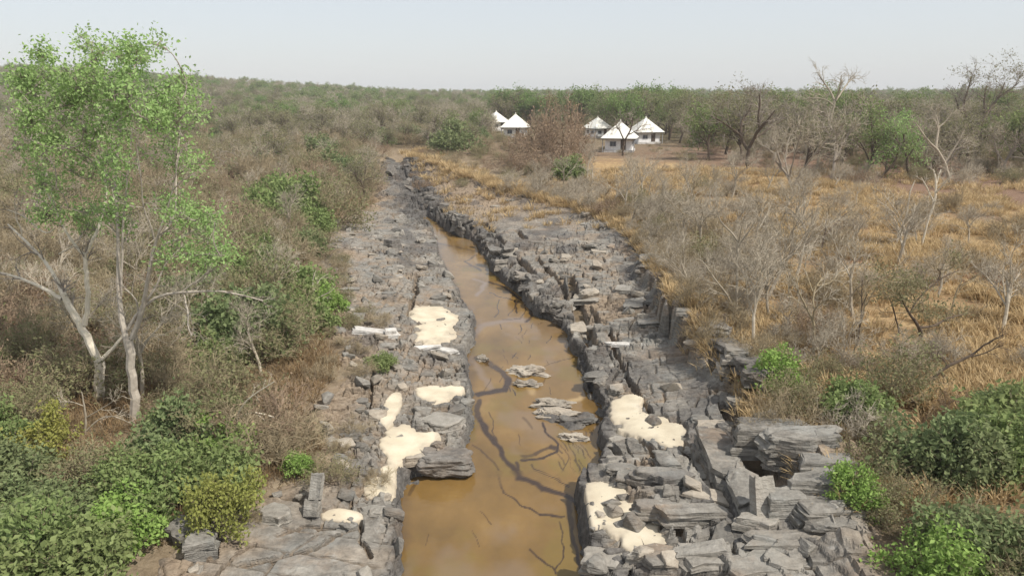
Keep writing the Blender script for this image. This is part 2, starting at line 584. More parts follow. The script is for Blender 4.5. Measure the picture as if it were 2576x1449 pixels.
def water_material():
    m, t, out = new_mat('muddy_water')
    p = wpos(t)
    n1 = noise(t, .42, 5, wpos(t, 1, .6, 1), .62)
    c = ramp(t, n1, [(.3, (.130, .080, .028)), (.55, (.195, .117, .039)), (.75, (.262, .168, .062))])
    c = mix(t, attr(t, 'algae'), c, (.16, .115, .03))
    c = mix(t, attr(t, 'sheen_mottle'), c, (.20, .145, .10))  # sky reflections painted into the water colour, plus random mottling
    c = mix(t, attr(t, 'silt'), c, (.045, .028, .018))
    c = mix(t, attr(t, 'shoal'), c, (.46, .33, .16))
    q = principled(t, out, c, .14, .28, noise(t, 3.0, 3, wpos(t, 1, 1.6, 1)), .03, .25)
    return m


M_WATER = water_material()


def bark_material(name, a, b, sc_=6):
    m, t, out = new_mat(name)
    p = N(t, 'ShaderNodeTexCoord').outputs['Object']
    oi = N(t, 'ShaderNodeObjectInfo').outputs['Random']
    n = noise(t, sc_, 5, p, .65)
    c = ramp(t, n, [(.3, a), (.7, b)])
    c = mix(t, mrange(t, oi, 0, 1, 0, .35), c, tuple(x * .7 for x in a))
    principled(t, out, c, .9, .15, n, .02, .5)
    return m


def leaf_material(name, dark, light, alt, trans=.35, alt_amt=.7):
    m, t, out = new_mat(name)
    tint = attr(t, 'tint')
    oi = N(t, 'ShaderNodeObjectInfo').outputs['Random']
    c = mix(t, tint, dark, light)
    c = mix(t, mrange(t, oi, .45, 1.0, 0, alt_amt), c, alt)
    nz = noise(t, 1.1, 3, N(t, 'ShaderNodeTexCoord').outputs['Object'])
    c = mix(t, mrange(t, nz, .45, .7, 0, .55), c, alt)
    d = N(t, 'ShaderNodeBsdfDiffuse')
    tr = N(t, 'ShaderNodeBsdfTranslucent')
    t.links.new(c, d.inputs[0])
    t.links.new(c, tr.inputs[0])
    mx = N(t, 'ShaderNodeMixShader')
    mx.inputs[0].default_value = trans
    t.links.new(d.outputs[0], mx.inputs[1])
    t.links.new(tr.outputs[0], mx.inputs[2])
    t.links.new(mx.outputs[0], out.inputs[0])
    return m


def plain(name, col, rough=.8, sc_=8, var=.25):
    m, t, out = new_mat(name)
    n = noise(t, sc_, 4, N(t, 'ShaderNodeTexCoord').outputs['Object'])
    c = mix(t, mrange(t, n, .35, .7, 0, 1), col, tuple(x * (1 - var) for x in col))
    principled(t, out, c, rough, .2)
    return m


B_PALE = bark_material('pale_bark', (.56, .49, .37), (.74, .67, .55))
B_GREY = bark_material('grey_bark', (.25, .21, .17), (.37, .325, .27))
B_TWIG = bark_material('dry_twigs', (.26, .205, .125), (.41, .34, .225))
B_RUST = bark_material('rust_twigs', (.24, .17, .115), (.36, .27, .19))
B_ASH = bark_material('ash_grey_twigs', (.33, .28, .21), (.50, .44, .345))
B_SILVER = bark_material('silver_bark', (.36, .31, .25), (.54, .48, .40))
B_DARK = bark_material('dark_bark', (.085, .064, .048), (.17, .13, .095))
L_GREEN = leaf_material('green_leaves', (.13, .19, .06), (.32, .39, .16), (.25, .28, .12))
L_LIME = leaf_material('bright_green_leaves', (.16, .27, .055), (.37, .50, .16), (.28, .40, .11))
L_YELLOW = leaf_material('yellow_green_leaves', (.22, .22, .05), (.43, .41, .13), (.30, .33, .10))
L_OLIVE = leaf_material('olive_leaves', (.16, .165, .075), (.32, .315, .17), (.255, .23, .13))
L_DEEP = leaf_material('deep_green_leaves', (.12, .165, .07), (.29, .345, .165), (.23, .255, .125))
L_BROWN = leaf_material('withered_leaves', (.20, .145, .095), (.37, .28, .185), (.27, .185, .12), .2)
L_CANOPY = leaf_material('fresh_canopy_leaves', (.19, .32, .085), (.43, .57, .25), (.33, .45, .17))
L_GOLD = leaf_material('golden_grass_blades', (.39, .28, .14), (.67, .52, .30), (.42, .305, .175), .35)
L_FRESH = leaf_material('fresh_tree_leaves', (.12, .20, .055), (.27, .38, .14), (.22, .29, .11))

# ------------------------------------------------------------------ ground sheet
ys = [-14.0]
while ys[-1] < 1250:
    ys.append(ys[-1] + max(.45, .014 * max(ys[-1], 0)))
ys = np.array(ys)
us = np.linspace(-1.35, 1.35, 420)
GX = us[None, :] * (ys[:, None] + 26)
GY = np.repeat(ys[:, None], len(us), 1)
GZ = ground_z(GX, GY)


def curve_w(pts, z0=3.0):
    w_ = np.array([gp(u, v, z0)[:2] for u, v in pts])
    o = np.argsort(w_[:, 0])
    return w_[o, 0], w_[o, 1]


GOLD_TOP = curve_w([(1480, 395), (1600, 398), (1750, 415), (1900, 432), (2100, 455), (2250, 470), (2450, 520), (2576, 570)])


def gold_mask(x, y):
    b = x - lat(BR, y)
    yt = np.interp(x, *GOLD_TOP)
    n = fbm(x * .22, y * .22, 31, 4)
    return ss(.2, 3.0, b + 2.2 * n) * ss(-4, 3, yt - y + 6 * n) * ss(15, 24, y + 2.5 * n + .25 * b) * (1 - ss(56, 66, y) * (1 - ss(5, 11, x + 3 * n)))


def bare_mask(x, y):
    b = x - lat(BR, y)
    yt = np.interp(x, *GOLD_TOP)
    return ss(1, 5, b) * ss(-3, 3, y - yt + 4 * fbm(x * .2, y * .2, 33, 3)) * (1 - ss(110, 150, y)) * (.45 + .55 * ss(20, 34, x))


def pale_mask(x, y):
    a = lat(BL, y) - x
    n = fbm(x * .4, y * .4, 35, 4)
    return np.maximum(ss(-1, .5, a + 2 * n) * (1 - ss(.5, 2.4, a + 2 * n)) * .6 * (1 - ss(60, 80, y)), ss(66, 80, y) * (1 - ss(112, 128, y + 10 * n)) * ss(-14, 2, zone_in(x, y) + 8 * n) * (.35 + .45 * ss(-.2, .3, fbm(x * .25, y * .25, 36, 3))))


def spots(x, y, L):
    m = np.zeros(x.shape)
    for (u, v, ru, rv) in L:
        cx, cy, cz = gp(u, v, 2.2)
        x2, _ = at_z(u + ru, v, cz)
        _, y3 = at_z(u, v - rv, cz)
        m = np.maximum(m, 1 - ss(.5, 1.1, np.hypot((x - cx) / (x2 - cx), (y - cy) / (y3 - cy)) + .4 * fbm(x * .7, y * .7, 53, 3)))
    return m


me = mesh_from('ground', np.stack([GX, GY, GZ], -1).reshape(-1, 3), grid_quads(*GX.shape), [M_GROUND],
               attrs={'red': spots(GX, GY, [(2330, 1235, 80, 50), (50, 740, 130, 70), (430, 930, 80, 50), (2010, 960, 90, 40), (400, 600, 90, 50), (2500, 700, 120, 40), (2150, 640, 100, 30), (1800, 470, 120, 25)]).ravel() * .8, 'gold': gold_mask(GX, GY).ravel(), 'bare': bare_mask(GX, GY).ravel(), 'pale': np.maximum(pale_mask(GX, GY), .8 * spots(GX, GY, [(2340, 1285, 80, 30), (2250, 1240, 60, 30), (712, 352, 60, 12)])).ravel(), 'wood': (ss(110, 220, np.hypot(GX, GY)) * (.75 + .25 * fbm(GX * .03, GY * .03, 44, 3))).ravel()}, smooth=True)
link('ground', me, kind='structure')

# ------------------------------------------------------------------ bedrock
ys = [13.6]
while ys[-1] < 119:
    ys.append(ys[-1] + .037 * (max(ys[-1], 16) / 16) ** 1.15)
ys = np.array(ys)
ts = np.linspace(0, 1, 500)
RY = np.repeat(ys[:, None], len(ts), 1)
x0, x1 = lat(BL, ys) - 2.0, lat(BR, ys) + 2.0
RX = x0[:, None] + (x1 - x0)[:, None] * ts[None, :]
RZ = rock_z(RX, RY)


def dark_band(x, y):
    xl, xr = edges(y)
    n = fbm(x * .7, y * .5, 57, 4)
    r, l = x - xr, xl - x
    d = .75 * (1 - ss(.1, .55, np.where(x > (xl + xr) / 2, r, l) + .5 * n)) * (n > -.5)
    d = np.maximum(d, .75 * ss(33, 44, y) * (1 - ss(1.0, 2.6, r + 1.6 * n)) * (r > -.5))
    d = np.maximum(d, .8 * ss(58, 70, y) * (1 - ss(1.6, 4.2, np.abs(x - (xl + xr) / 2) + 2.2 * n)))
    d = np.maximum(d, .6 * ss(.12, .42, fbm(x * .55, y * .35, 59, 4)))
    return d


def soil_on_rock(x, y, z):
    n = fbm(x * .5, y * .5, 37, 4)
    le = x - lat(BL, y)
    ri = lat(BR, y) - x
    xl, xr = edges(y)
    s = (1 - ss(.2, 2.4, le + 2.4 * n)) * .85
    s = np.maximum(s, (1 - ss(-.2, 1.2, ri + 1.5 * n)) * .8)
    s = np.maximum(s, .9 * ss(58, 74, y) * ss(.2, 1.5, x - xr - 1.2 - 2.5 * n))
    s = np.maximum(s, .55 * ss(.1, .45, n) * ss(.5, 2, x - xr) * ss(34, 48, y))
    s = np.maximum(s, .35 * ss(.2, .6, fbm(x * .8, y * .8, 39, 3)))
    low = rock_base(x, y) - z          # silt settles in the hollows
    s = np.maximum(s, .8 * ss(.03, .16, low + .08 * n) * ss(.35, .9, np.maximum(xl - x, x - xr)))
    return s * ss(-.1, .3, z - .1)


me = mesh_from('bedrock', np.stack([RX, RY, RZ], -1).reshape(-1, 3), grid_quads(*RX.shape), [M_ROCK], attrs={'soil': soil_on_rock(RX, RY, RZ).ravel(), 'dark': dark_band(RX, RY).ravel()})
BEDROCK = link('bedrock', me, kind='structure')

# ------------------------------------------------------------------ stream water
ys = [13.2]
while ys[-1] < 75:
    ys.append(ys[-1] + .055 * (max(ys[-1], 16) / 16) ** 1.1)
ys = np.array(ys)
ts = np.linspace(0, 1, 250)
e0, e1 = edges(ys)
WX = (e0 - .9)[:, None] + (e1 - e0 + 1.8)[:, None] * ts[None, :]
WY = np.repeat(ys[:, None], len(ts), 1)


def z8(x, y):
    return x * .3375 + 796.8, y * .3375 + 959.9


def z5(x, y):
    return x * .3375 + 796.8, y * .3375 + 507


STREAKS = [   # (frame, points, width in its pixels, strength, kind)
    (z8, [(1195, 150), (1220, 300), (1320, 430), (1400, 580), (1520, 700), (1680, 800), (1900, 880)], 44, .75, 'silt'),
    (z8, [(1530, 595), (1700, 572), (1800, 530), (1795, 470), (1720, 380), (1680, 310)], 20, .85, 'silt'),
    (z8, [(1540, 560), (1620, 530), (1740, 490), (1780, 500)], 34, .55, 'silt'),
    (z8, [(1500, 620), (1520, 690), (1600, 760), (1800, 830), (1910, 875)], 26, .8, 'silt'),
    (z8, [(1600, 630), (1690, 690), (1800, 740), (1900, 800)], 10, .8, 'silt'),
    (z8, [(1180, 470), (1350, 660), (1400, 820), (1500, 910), (1650, 980), (1860, 1000)], 11, .65, 'silt'),
    (z8, [(1290, 230), (1310, 330), (1390, 560)], 9, .6, 'silt'),
    (z8, [(1810, 1040), (1822, 1200), (1810, 1350), (1770, 1420)], 11, .7, 'silt'),
    (z8, [(1595, 1260), (1640, 1310), (1700, 1370), (1775, 1445)], 14, .75, 'silt'),
    (z8, [(1215, 975), (1290, 1070)], 6, .7, 'silt'), (z8, [(1150, 1110), (1222, 1215)], 6, .7, 'silt'),
    (z8, [(1505, 390), (1515, 480)], 6, .6, 'silt'), (z8, [(1540, 270), (1600, 350)], 20, .4, 'silt'),
    (z8, [(1880, 900), (1900, 1100), (1950, 1300), (1985, 1449)], 34, .6, 'silt'),
    (z8, [(1860, 430), (1920, 560), (1990, 720)], 8, .6, 'silt'), (z8, [(1820, 480), (1870, 560), (1850, 680)], 8, .5, 'silt'),
    (z8, [(650, 740), (720, 720), (690, 850)], 26, .4, 'silt'), (z8, [(850, 1140), (800, 1225)], 5, .5, 'silt'),
    (z5, [(890, 310), (1050, 340), (1220, 378)], 12, .95, 'silt'), (z5, [(880, 300), (960, 260), (1000, 290)], 8, .6, 'silt'),
    (z5, [(1190, 400), (1110, 448), (1150, 480), (1225, 515)], 20, .5, 'silt'),
    (z5, [(1290, 600), (1400, 640), (1500, 710), (1590, 800), (1605, 850), (1560, 890)], 22, .95, 'silt'),
    (z5, [(1280, 680), (1370, 710), (1480, 740), (1500, 830)], 10, .85, 'silt'), (z5, [(1360, 735), (1345, 830), (1320, 860)], 8, .6, 'silt'),
    (z5, [(1500, 740), (1480, 800), (1430, 845)], 7, .7, 'silt'), (z5, [(1530, 740), (1560, 800), (1520, 870), (1380, 880)], 9, .5, 'silt'),
    (z5, [(1150, 1010), (1230, 930), (1450, 880), (1560, 880)], 75, .8, 'sheen_mottle'), (z5, [(1180, 580), (1260, 610), (1200, 700)], 40, .7, 'sheen_mottle'),  # broad purplish patches painted for sky reflections on ripples
    (z5, [(1200, 1165), (1330, 1230), (1430, 1330), (1410, 1400), (1190, 1440)], 50, .62, 'silt'),
    (z5, [(1150, 1170), (1210, 1250), (1300, 1400)], 60, .5, 'sheen_mottle'),
    (z5, [(1700, 1225), (1800, 1195), (1910, 1162)], 10, .5, 'silt'), (z5, [(1230, 1420), (1300, 1330)], 8, .5, 'silt'),
    (z8, [(1850, 400), (1950, 520), (1990, 650)], 130, .75, 'algae'), (z8, [(1170, 200), (1180, 420)], 60, .5, 'algae'),
    (z5, [(1800, 850), (1700, 830)], 60, .4, 'shoal'), (z5, [(1560, 1300), (1600, 1420)], 60, .35, 'shoal'), (z8, [(1760, 200), (1960, 130)], 50, .5, 'shoal'),
]
rs = random.Random(5)
for k in range(36):
    a, b = rs.uniform(1280, 1900), rs.uniform(920, 1400)
    an = rs.choice([-1.0, -.9, .9, 1.2]) + rs.uniform(-.3, .3)
    l_ = rs.uniform(20, 70)
    STREAKS.append((z5, [(a, b), (a + l_ * math.cos(an) * .5, b - l_ * math.sin(an) * .4), (a + l_ * math.cos(an), b - l_ * math.sin(an))], rs.uniform(4, 8), rs.uniform(.3, .7), 'silt'))
for k in range(26):
    a, b = rs.uniform(1780, 2080), rs.uniform(330, 720)
    l_ = rs.uniform(30, 110)
    STREAKS.append((z8, [(a, b), (a + l_ * .35 + rs.uniform(-15, 15), b + l_ * .5), (a + l_ * .6, b + l_)], rs.uniform(5, 10), rs.uniform(.3, .7), 'silt'))

AT = {k: np.zeros(WX.shape) for k in ('silt', 'sheen_mottle', 'algae', 'shoal')}
jx, jy = WX + .16 * fbm(WX * 1.5, WY * 1.1, 3, 3), WY + .26 * fbm(WX * 1.3, WY * .9, 4, 3)
for fr, pts, wd, st, kind in STREAKS:
    P_ = [at_z(*fr(a, b), 0.0) for a, b in pts]
    for (ax, ay), (bx, by) in zip(P_[:-1], P_[1:]):
        wm = .5 * wd * .3375 * px_m((ay + by) / 2, 0)
        sel = (WY > min(ay, by) - 4 * wm - 1) & (WY < max(ay, by) + 4 * wm + 1)
        X, Y = jx[sel], jy[sel]
        dx, dy = bx - ax, by - ay
        t = np.clip(((X - ax) * dx + (Y - ay) * dy) / (dx * dx + dy * dy + 1e-9), 0, 1)
        ey = (Y - ay - t * dy) * .5
        d = np.hypot(X - ax - t * dx, ey)
        soft = .65 if kind == 'silt' else .2
        st = min(1, st * 1.2)
        AT[kind][sel] = np.maximum(AT[kind][sel], st * (1 - ss(wm * soft, wm * 1.5, d)))
mot = fbm(WX * .8, WY * .5, 12, 4)
AT['algae'] = np.maximum(AT['algae'], .55 * ss(.12, .5, mot))
AT['sheen_mottle'] = np.maximum(AT['sheen_mottle'], .5 * ss(.15, .5, fbm(WX * .5, WY * .35, 19, 4)))
bank = np.minimum(WX - e0[:, None], e1[:, None] - WX)
AT['silt'] = np.maximum(AT['silt'], .35 * (1 - ss(-.1, .35, bank + .25 * fbm(WX * 2, WY * 2, 8, 3))))
me = mesh_from('water', np.stack([WX, WY, WX * 0], -1).reshape(-1, 3), grid_quads(*WX.shape), [M_WATER], attrs={k: v.ravel() for k, v in AT.items()}, smooth=True)
link('water', me, kind='structure')

# ------------------------------------------------------------------ sand pockets
for k, (nm, L, zs) in enumerate(SAND_W):
    ax = min(e[0] - e[2] * 1.5 for e in L)
    bx = max(e[0] + e[2] * 1.5 for e in L)
    ay = min(e[1] - e[3] * 1.5 for e in L)
    by = max(e[1] + e[3] * 1.5 for e in L)
    X, Y = np.meshgrid(np.linspace(ax, bx, 70), np.linspace(ay, by, 70))
    f = sand_f(L, X, Y, k)
    xl, xr = edges(Y)
    f = np.minimum(f, np.maximum(xl - X, X - xr) * 1.5 - .35)
    m_ = ss(-.12, .03, f)
    Z = m_ * sand_level(X, Y, zs) + (1 - m_) * (rock_z(X, Y) - .12)
    me = mesh_from('sand', np.stack([X, Y, Z], -1).reshape(-1, 3), grid_quads(*X.shape), [M_SAND], attrs={'thin': (.75 * (1 - ss(-.08, .36, f + .25 * fbm(X * 4, Y * 4, 46, 4)))).ravel()}, smooth=True)
    link('sand', me, kind='structure', label=nm)

# ------------------------------------------------------------------ huts
M_ROOF = plain('cream_roof', (.80, .78, .70), .8, 3, .12)
M_WALL = plain('whitewashed_wall', (.82, .81, .79), .85, 3, .18)
M_EAVE_SHADE = plain('eave_shade_line', (.09, .08, .075), .7)  # near-black, draws the shadow line under the eave overhang
M_GLASSY = plain('dim_window_glass', (.10, .11, .13), .25)
M_TRIM = plain('grey_painted_frame', (.36, .36, .36), .6)
M_DOOR = plain('dark_timber_door', (.10, .075, .06), .6)
M_STEP = plain('plinth_concrete', (.60, .58, .55), .9, 3)


def boxes(bx):
    V, F = [], []
    for (ax, ay, az, bx_, by, bz) in bx:
        n = len(V)
        V += [(ax, ay, az), (bx_, ay, az), (bx_, by, az), (ax, by, az), (ax, ay, bz), (bx_, ay, bz), (bx_, by, bz), (ax, by, bz)]
        F += [(n, n + 3, n + 2, n + 1), (n + 4, n + 5, n + 6, n + 7), (n, n + 1, n + 5, n + 4), (n + 1, n + 2, n + 6, n + 5), (n + 2, n + 3, n + 7, n + 6), (n + 3, n, n + 4, n + 7)]
    return np.array(V), np.array(F)


def hut_meshes():
    M = {}
    a, e, z0, z1 = 2.1, 2.75, 2.15, 4.55
    V = [(-e, -e, z0), (e, -e, z0), (e, e, z0), (-e, e, z0), (-.18, -.18, z1), (.18, -.18, z1), (.18, .18, z1), (-.18, .18, z1),
         (-e, -e, z0 - .05), (e, -e, z0 - .05), (e, e, z0 - .05), (-e, e, z0 - .05)]
    F = [(0, 1, 5, 4), (1, 2, 6, 5), (2, 3, 7, 6), (3, 0, 4, 7), (4, 5, 6, 7), (8, 9, 1, 0), (9, 10, 2, 1), (10, 11, 3, 2), (11, 8, 0, 3), (8, 11, 10, 9)]
    M['roof'] = mesh_from('roof', V, F, [M_ROOF])
    V, F = boxes([(-.2, -.2, z1 - .06, .2, .2, z1 + .12), (-.07, -.07, z1 + .12, .07, .07, z1 + .42)])
    M['finial'] = mesh_from('finial', V, F, [M_ROOF])
    g = e - .06
    V, F = boxes([(-g, -g, z0 - .19, g, -g + .06, z0 - .053), (-g, g - .06, z0 - .19, g, g, z0 - .053), (-g, -g + .06, z0 - .19, -g + .06, g - .06, z0 - .053), (g - .06, -g + .06, z0 - .19, g, g - .06, z0 - .053)])
    M['eave_shade'] = mesh_from('eave_shade', V, F, [M_EAVE_SHADE])  # dark strip round the eave, shadow put into its colour
    V, F = boxes([(-a, -a, .34, a, a, z0 - .052)])
    M['wall'] = mesh_from('wall', V, F, [M_WALL])
    V, F = boxes([(-a - .18, -a - .18, -.4, a + .18, a + .18, .34), (-.6, -a - .62, -.4, .6, -a - .18, .16)])
    M['plinth'] = mesh_from('plinth', V, F, [M_STEP])
    V, F = boxes([(-.5, -.07, -.4, .5, 0, -.33), (-.5, -.07, .33, .5, 0, .4), (-.5, -.07, -.33, -.43, 0, .33), (.43, -.07, -.33, .5, 0, .33), (-.03, -.06, -.33, .03, 0, .33)])
    M['frame'] = mesh_from('frame', V, F, [M_TRIM])
    V, F = boxes([(-.43, -.03, -.33, -.03, -.003, .33), (.03, -.03, -.33, .43, -.003, .33)])
    M['pane'] = mesh_from('pane', V, F, [M_GLASSY])
    V, F = boxes([(-.4, -.05, .342, .4, -.003, 1.95)])
    M['door'] = mesh_from('door', V, F, [M_DOOR])
    V, F = boxes([(.26, -.10, 1.1, .33, -.05, 1.2)])
    M['handle'] = mesh_from('handle', V, F, [M_TRIM])
    V, F = boxes([(s * 2.45 - .06, -2.5, -.3, s * 2.45 + .06, -2.38, z0 - .2) for s in (-1, 1)][:1])
    M['post'] = mesh_from('post', V, F, [M_TRIM])
    return M


HM = hut_meshes()
HUTS = [   # u, v of the front foot, size factor, turn
    (1248, 329, 24, .98, 'small white pyramid-roofed hut, far left of the camp behind its neighbour'),
    (1297, 348, -9, 1.02, 'white pyramid-roofed hut standing clear at the left of the camp'),
    (1505, 347, 30, .88, 'cream-roofed hut in the middle of the camp, right of the brown thicket'),
    (1563, 383, -14, 1.0, 'nearest white hut, a dark forked tree standing before its wall'),
    (1627, 362, 12, .98, 'rightmost white hut, half screened by thin tree branches'),
]
HUT_POS = []
for (u, v, turn, s, lab) in HUTS:
    x, y, z = gp(u, v, 3.0)
    y += 2
    HUT_POS.append((x, y))
    r = link('hut', None, loc=(x, y, float(ground_z(np.array(x), np.array(y))) + .05), rot=(0, 0, math.radians(turn)), scale=s, label=lab, category='hut', group='white huts of the camp')
    for p in ('roof', 'eave_shade', 'wall', 'plinth'):
        link(p, HM[p], r)
    fin = link('finial', HM['finial'], r)
    for sx in (-1, 1):
        link('post', HM['post'], r, loc=(0 if sx < 0 else 4.9, 0, 0))
    d = link('door', HM['door'], r, loc=(.75, -2.1, 0))
    link('handle', HM['handle'], d)
    for (wx, wy, wr) in ((-.85, -2.1, 0), (2.1, .9, 90), (2.1, -.9, 90), (-2.1, .9, -90), (-2.1, -.9, -90)):
        wd = link('window', HM['frame'], r, loc=(wx, wy, 1.25), rot=(0, 0, math.radians(wr)))
        link('pane', HM['pane'], wd)

# ------------------------------------------------------------------ plants: shape library
def unit(v):
    return v / np.maximum(np.linalg.norm(v, axis=-1, keepdims=True), 1e-9)


def along(pts, t):
    """points and tangents at parameter t (B,) on polylines (B, n, 3)"""
    n = pts.shape[1]
    q = np.clip(t, 0, .9999) * (n - 1)
    k = q.astype(int)
    f = (q - k)[:, None]
    b = np.arange(len(pts))
    a, c = pts[b, k], pts[b, k + 1]
    return a + (c - a) * f, unit(c - a)


def grow(rng, par, prad, per, t0, t1, ang, leng, ratio, up, wob, n=4, r_min=.004, tip=.35):
    """children of branches par (B, n, 3)"""
    B = len(par)
    idx = np.repeat(np.arange(B), per)
    M = len(idx)
    t = rng.uniform(t0, t1, M)
    base, tan = along(par[idx], t)
    q = t * (par.shape[1] - 1)
    k = np.minimum(q.astype(int), par.shape[1] - 2)
    r0 = prad[idx, k] + (prad[idx, k + 1] - prad[idx, k]) * (q - k)
    rnd = unit(rng.normal(size=(M, 3)))
    perp = unit(rnd - (rnd * tan).sum(1, keepdims=True) * tan)
    a = np.radians(rng.uniform(ang[0], ang[1], M))[:, None]
    d = unit(tan * np.cos(a) + perp * np.sin(a) + np.array([0, 0, up]))
    L = (rng.uniform(.65, 1.2, M) * leng * (1.15 - .5 * t))[:, None]
    pts = [base]
    for s in range(n - 1):
        d = unit(d + rng.normal(size=(M, 3)) * wob + np.array([0, 0, up * .25]))
        pts.append(pts[-1] + d * L / (n - 1))
    pts = np.stack(pts, 1)
    r = np.maximum(r0 * ratio, r_min)[:, None] * np.linspace(1, tip, n)[None, :]
    return pts, r


def tubes(pts, rad, sides):
    B, n, _ = pts.shape
    if B == 0:
        return np.zeros((0, 3)), np.zeros((0, 4), int)
    tan = np.empty_like(pts)
    tan[:, 1:-1] = pts[:, 2:] - pts[:, :-2]
    tan[:, 0] = pts[:, 1] - pts[:, 0]
    tan[:, -1] = pts[:, -1] - pts[:, -2]
    tan = unit(tan)
    ref = np.where(np.abs(tan[:, :1, 2:]) > .8, np.array([1.0, 0, 0]), np.array([0, 0, 1.0]))
    u = unit(np.cross(tan, np.broadcast_to(ref, tan.shape)))
    v = np.cross(tan, u)
    an = np.arange(sides) * 2 * math.pi / sides
    V = pts[:, :, None] + rad[:, :, None, None] * (u[:, :, None] * np.cos(an)[None, None, :, None] + v[:, :, None] * np.sin(an)[None, None, :, None])
    s = np.arange(sides)
    q = np.stack([s, (s + 1) % sides, (s + 1) % sides + sides, s + sides], -1)
    F = (np.arange(B)[:, None, None, None] * n * sides + np.arange(n - 1)[None, :, None, None] * sides + q[None, None]).reshape(-1, 4)
    return V.reshape(-1, 3), F


def leaves(rng, cen, size, tint, up=.6, asp=.45, droop=0):
    M = len(cen)
    nrm = unit(rng.normal(size=(M, 3)) + np.array([0, 0, up]))
    a = unit(np.cross(nrm, rng.normal(size=(M, 3))))
    if droop:
        a = unit(a + np.array([0, 0, -droop]))
    b = np.cross(nrm, a)
    L = (size * rng.uniform(.6, 1.35, M))[:, None]
    V = np.stack([cen - a * L * .5, cen + b * L * asp * .5 + nrm * L * .08, cen + a * L * .5, cen - b * L * asp * .5 + nrm * L * .08], 1)
    F = np.arange(M * 4).reshape(-1, 4)
    return V.reshape(-1, 3), F, np.repeat(tint, 4)


class Plant:
    """wood (list of tube sets) and foliage (list of leaf sets); builds parts or one joined mesh"""

    def __init__(self):
        self.wood, self.twig, self.leaf = [], [], []

    def add(self, which, p, r, sides):
        V, F = tubes(p, r, sides)
        getattr(self, which).append((V, F, np.zeros(len(V))))

    @staticmethod
    def cat(parts):
        V, F, T, n = [], [], [], 0
        for v, f, t in parts:
            V.append(v)
            F.append(f + n)
            T.append(t)
            n += len(v)
        return (np.concatenate(V), np.concatenate(F), np.concatenate(T)) if V else (np.zeros((0, 3)), np.zeros((0, 4), int), np.zeros(0))

    def mesh(self, name, sets, mats):
        """sets: list of lists of parts, one per material"""
        V, F, T, I, n = [], [], [], [], 0
        for k, s in enumerate(sets):
            v, f, t = self.cat(s)
            V.append(v)
            F.append(f + n)
            T.append(t)
            I.append(np.full(len(f), k))
            n += len(v)
        return mesh_from(name, np.concatenate(V), np.concatenate(F), mats, np.concatenate(I), {'tint': np.concatenate(T)})


def clump_leaves(rng, pl, twigs, per, size, spread, up=.6, asp=.45, droop=0, tsp=(.3, 1.0)):
    M = len(twigs) * per
    idx = np.repeat(np.arange(len(twigs)), per)
    c, _ = along(twigs[idx], rng.uniform(tsp[0], tsp[1], M))
    c = c + rng.normal(size=(M, 3)) * spread
    ct = rng.uniform(0, 1, len(twigs))
    tint = np.clip(ct[idx] * .55 + rng.uniform(0, .45, M), 0, 1)
    pl.leaf.append(leaves(rng, c, size, tint, up, asp, droop))


def shrub(seed, h=2.0, wd=1.6, stems=14, c1=5, c2=5, c3=3, twig=.006, leaf_n=0, leaf_size=.1, lean=70, leaf_spread=.08, stem_r=.022, up=.12, asp=.45):
    rng = np.random.default_rng(seed)
    pl = Plant()
    a = rng.uniform(0, 2 * math.pi, stems)
    r = rng.uniform(0, .16, stems) * wd
    base = np.stack([np.cos(a) * r, np.sin(a) * r, np.full(stems, -.1)], 1)
    el = np.radians(90 - lean * np.sqrt(rng.uniform(.02, 1, stems)))
    a2 = a + rng.normal(size=stems) * .5
    d = np.stack([np.cos(el) * np.cos(a2), np.cos(el) * np.sin(a2), np.sin(el)], 1)
    L = rng.uniform(.6, 1.05, stems) * np.where(np.sin(el) > .7, h * .72, wd * .72)
    pts = [base]
    for s in range(4):
        d = unit(d + rng.normal(size=d.shape) * .16 + np.array([0, 0, up]))
        pts.append(pts[-1] + d * L[:, None] / 4)
    S = np.stack(pts, 1)
    SR = (stem_r * rng.uniform(.7, 1.2, stems))[:, None] * np.linspace(1, .4, 5)[None]
    pl.add('wood', S, SR, 4)
    p1, r1 = grow(rng, S, SR, c1, .25, 1, (20, 60), .42 * h, .6, up, .22, 4, twig * 1.4)
    pl.add('wood' if c2 else 'twig', p1, r1, 3)
    last = p1
    if c2:
        p2, r2 = grow(rng, p1, r1, c2, .2, 1, (20, 65), .26 * h, .6, up * .8, .28, 3, twig)
        pl.add('twig', p2, r2, 3)
        last = p2
        if c3:
            p3, r3 = grow(rng, p2, r2, c3, .2, 1, (20, 70), .15 * h, .7, up * .5, .3, 3, twig * .8)
            pl.add('twig', p3, r3, 3)
            last = p3
    if leaf_n:
        clump_leaves(rng, pl, last, leaf_n, leaf_size, leaf_spread, asp=asp)
    return pl


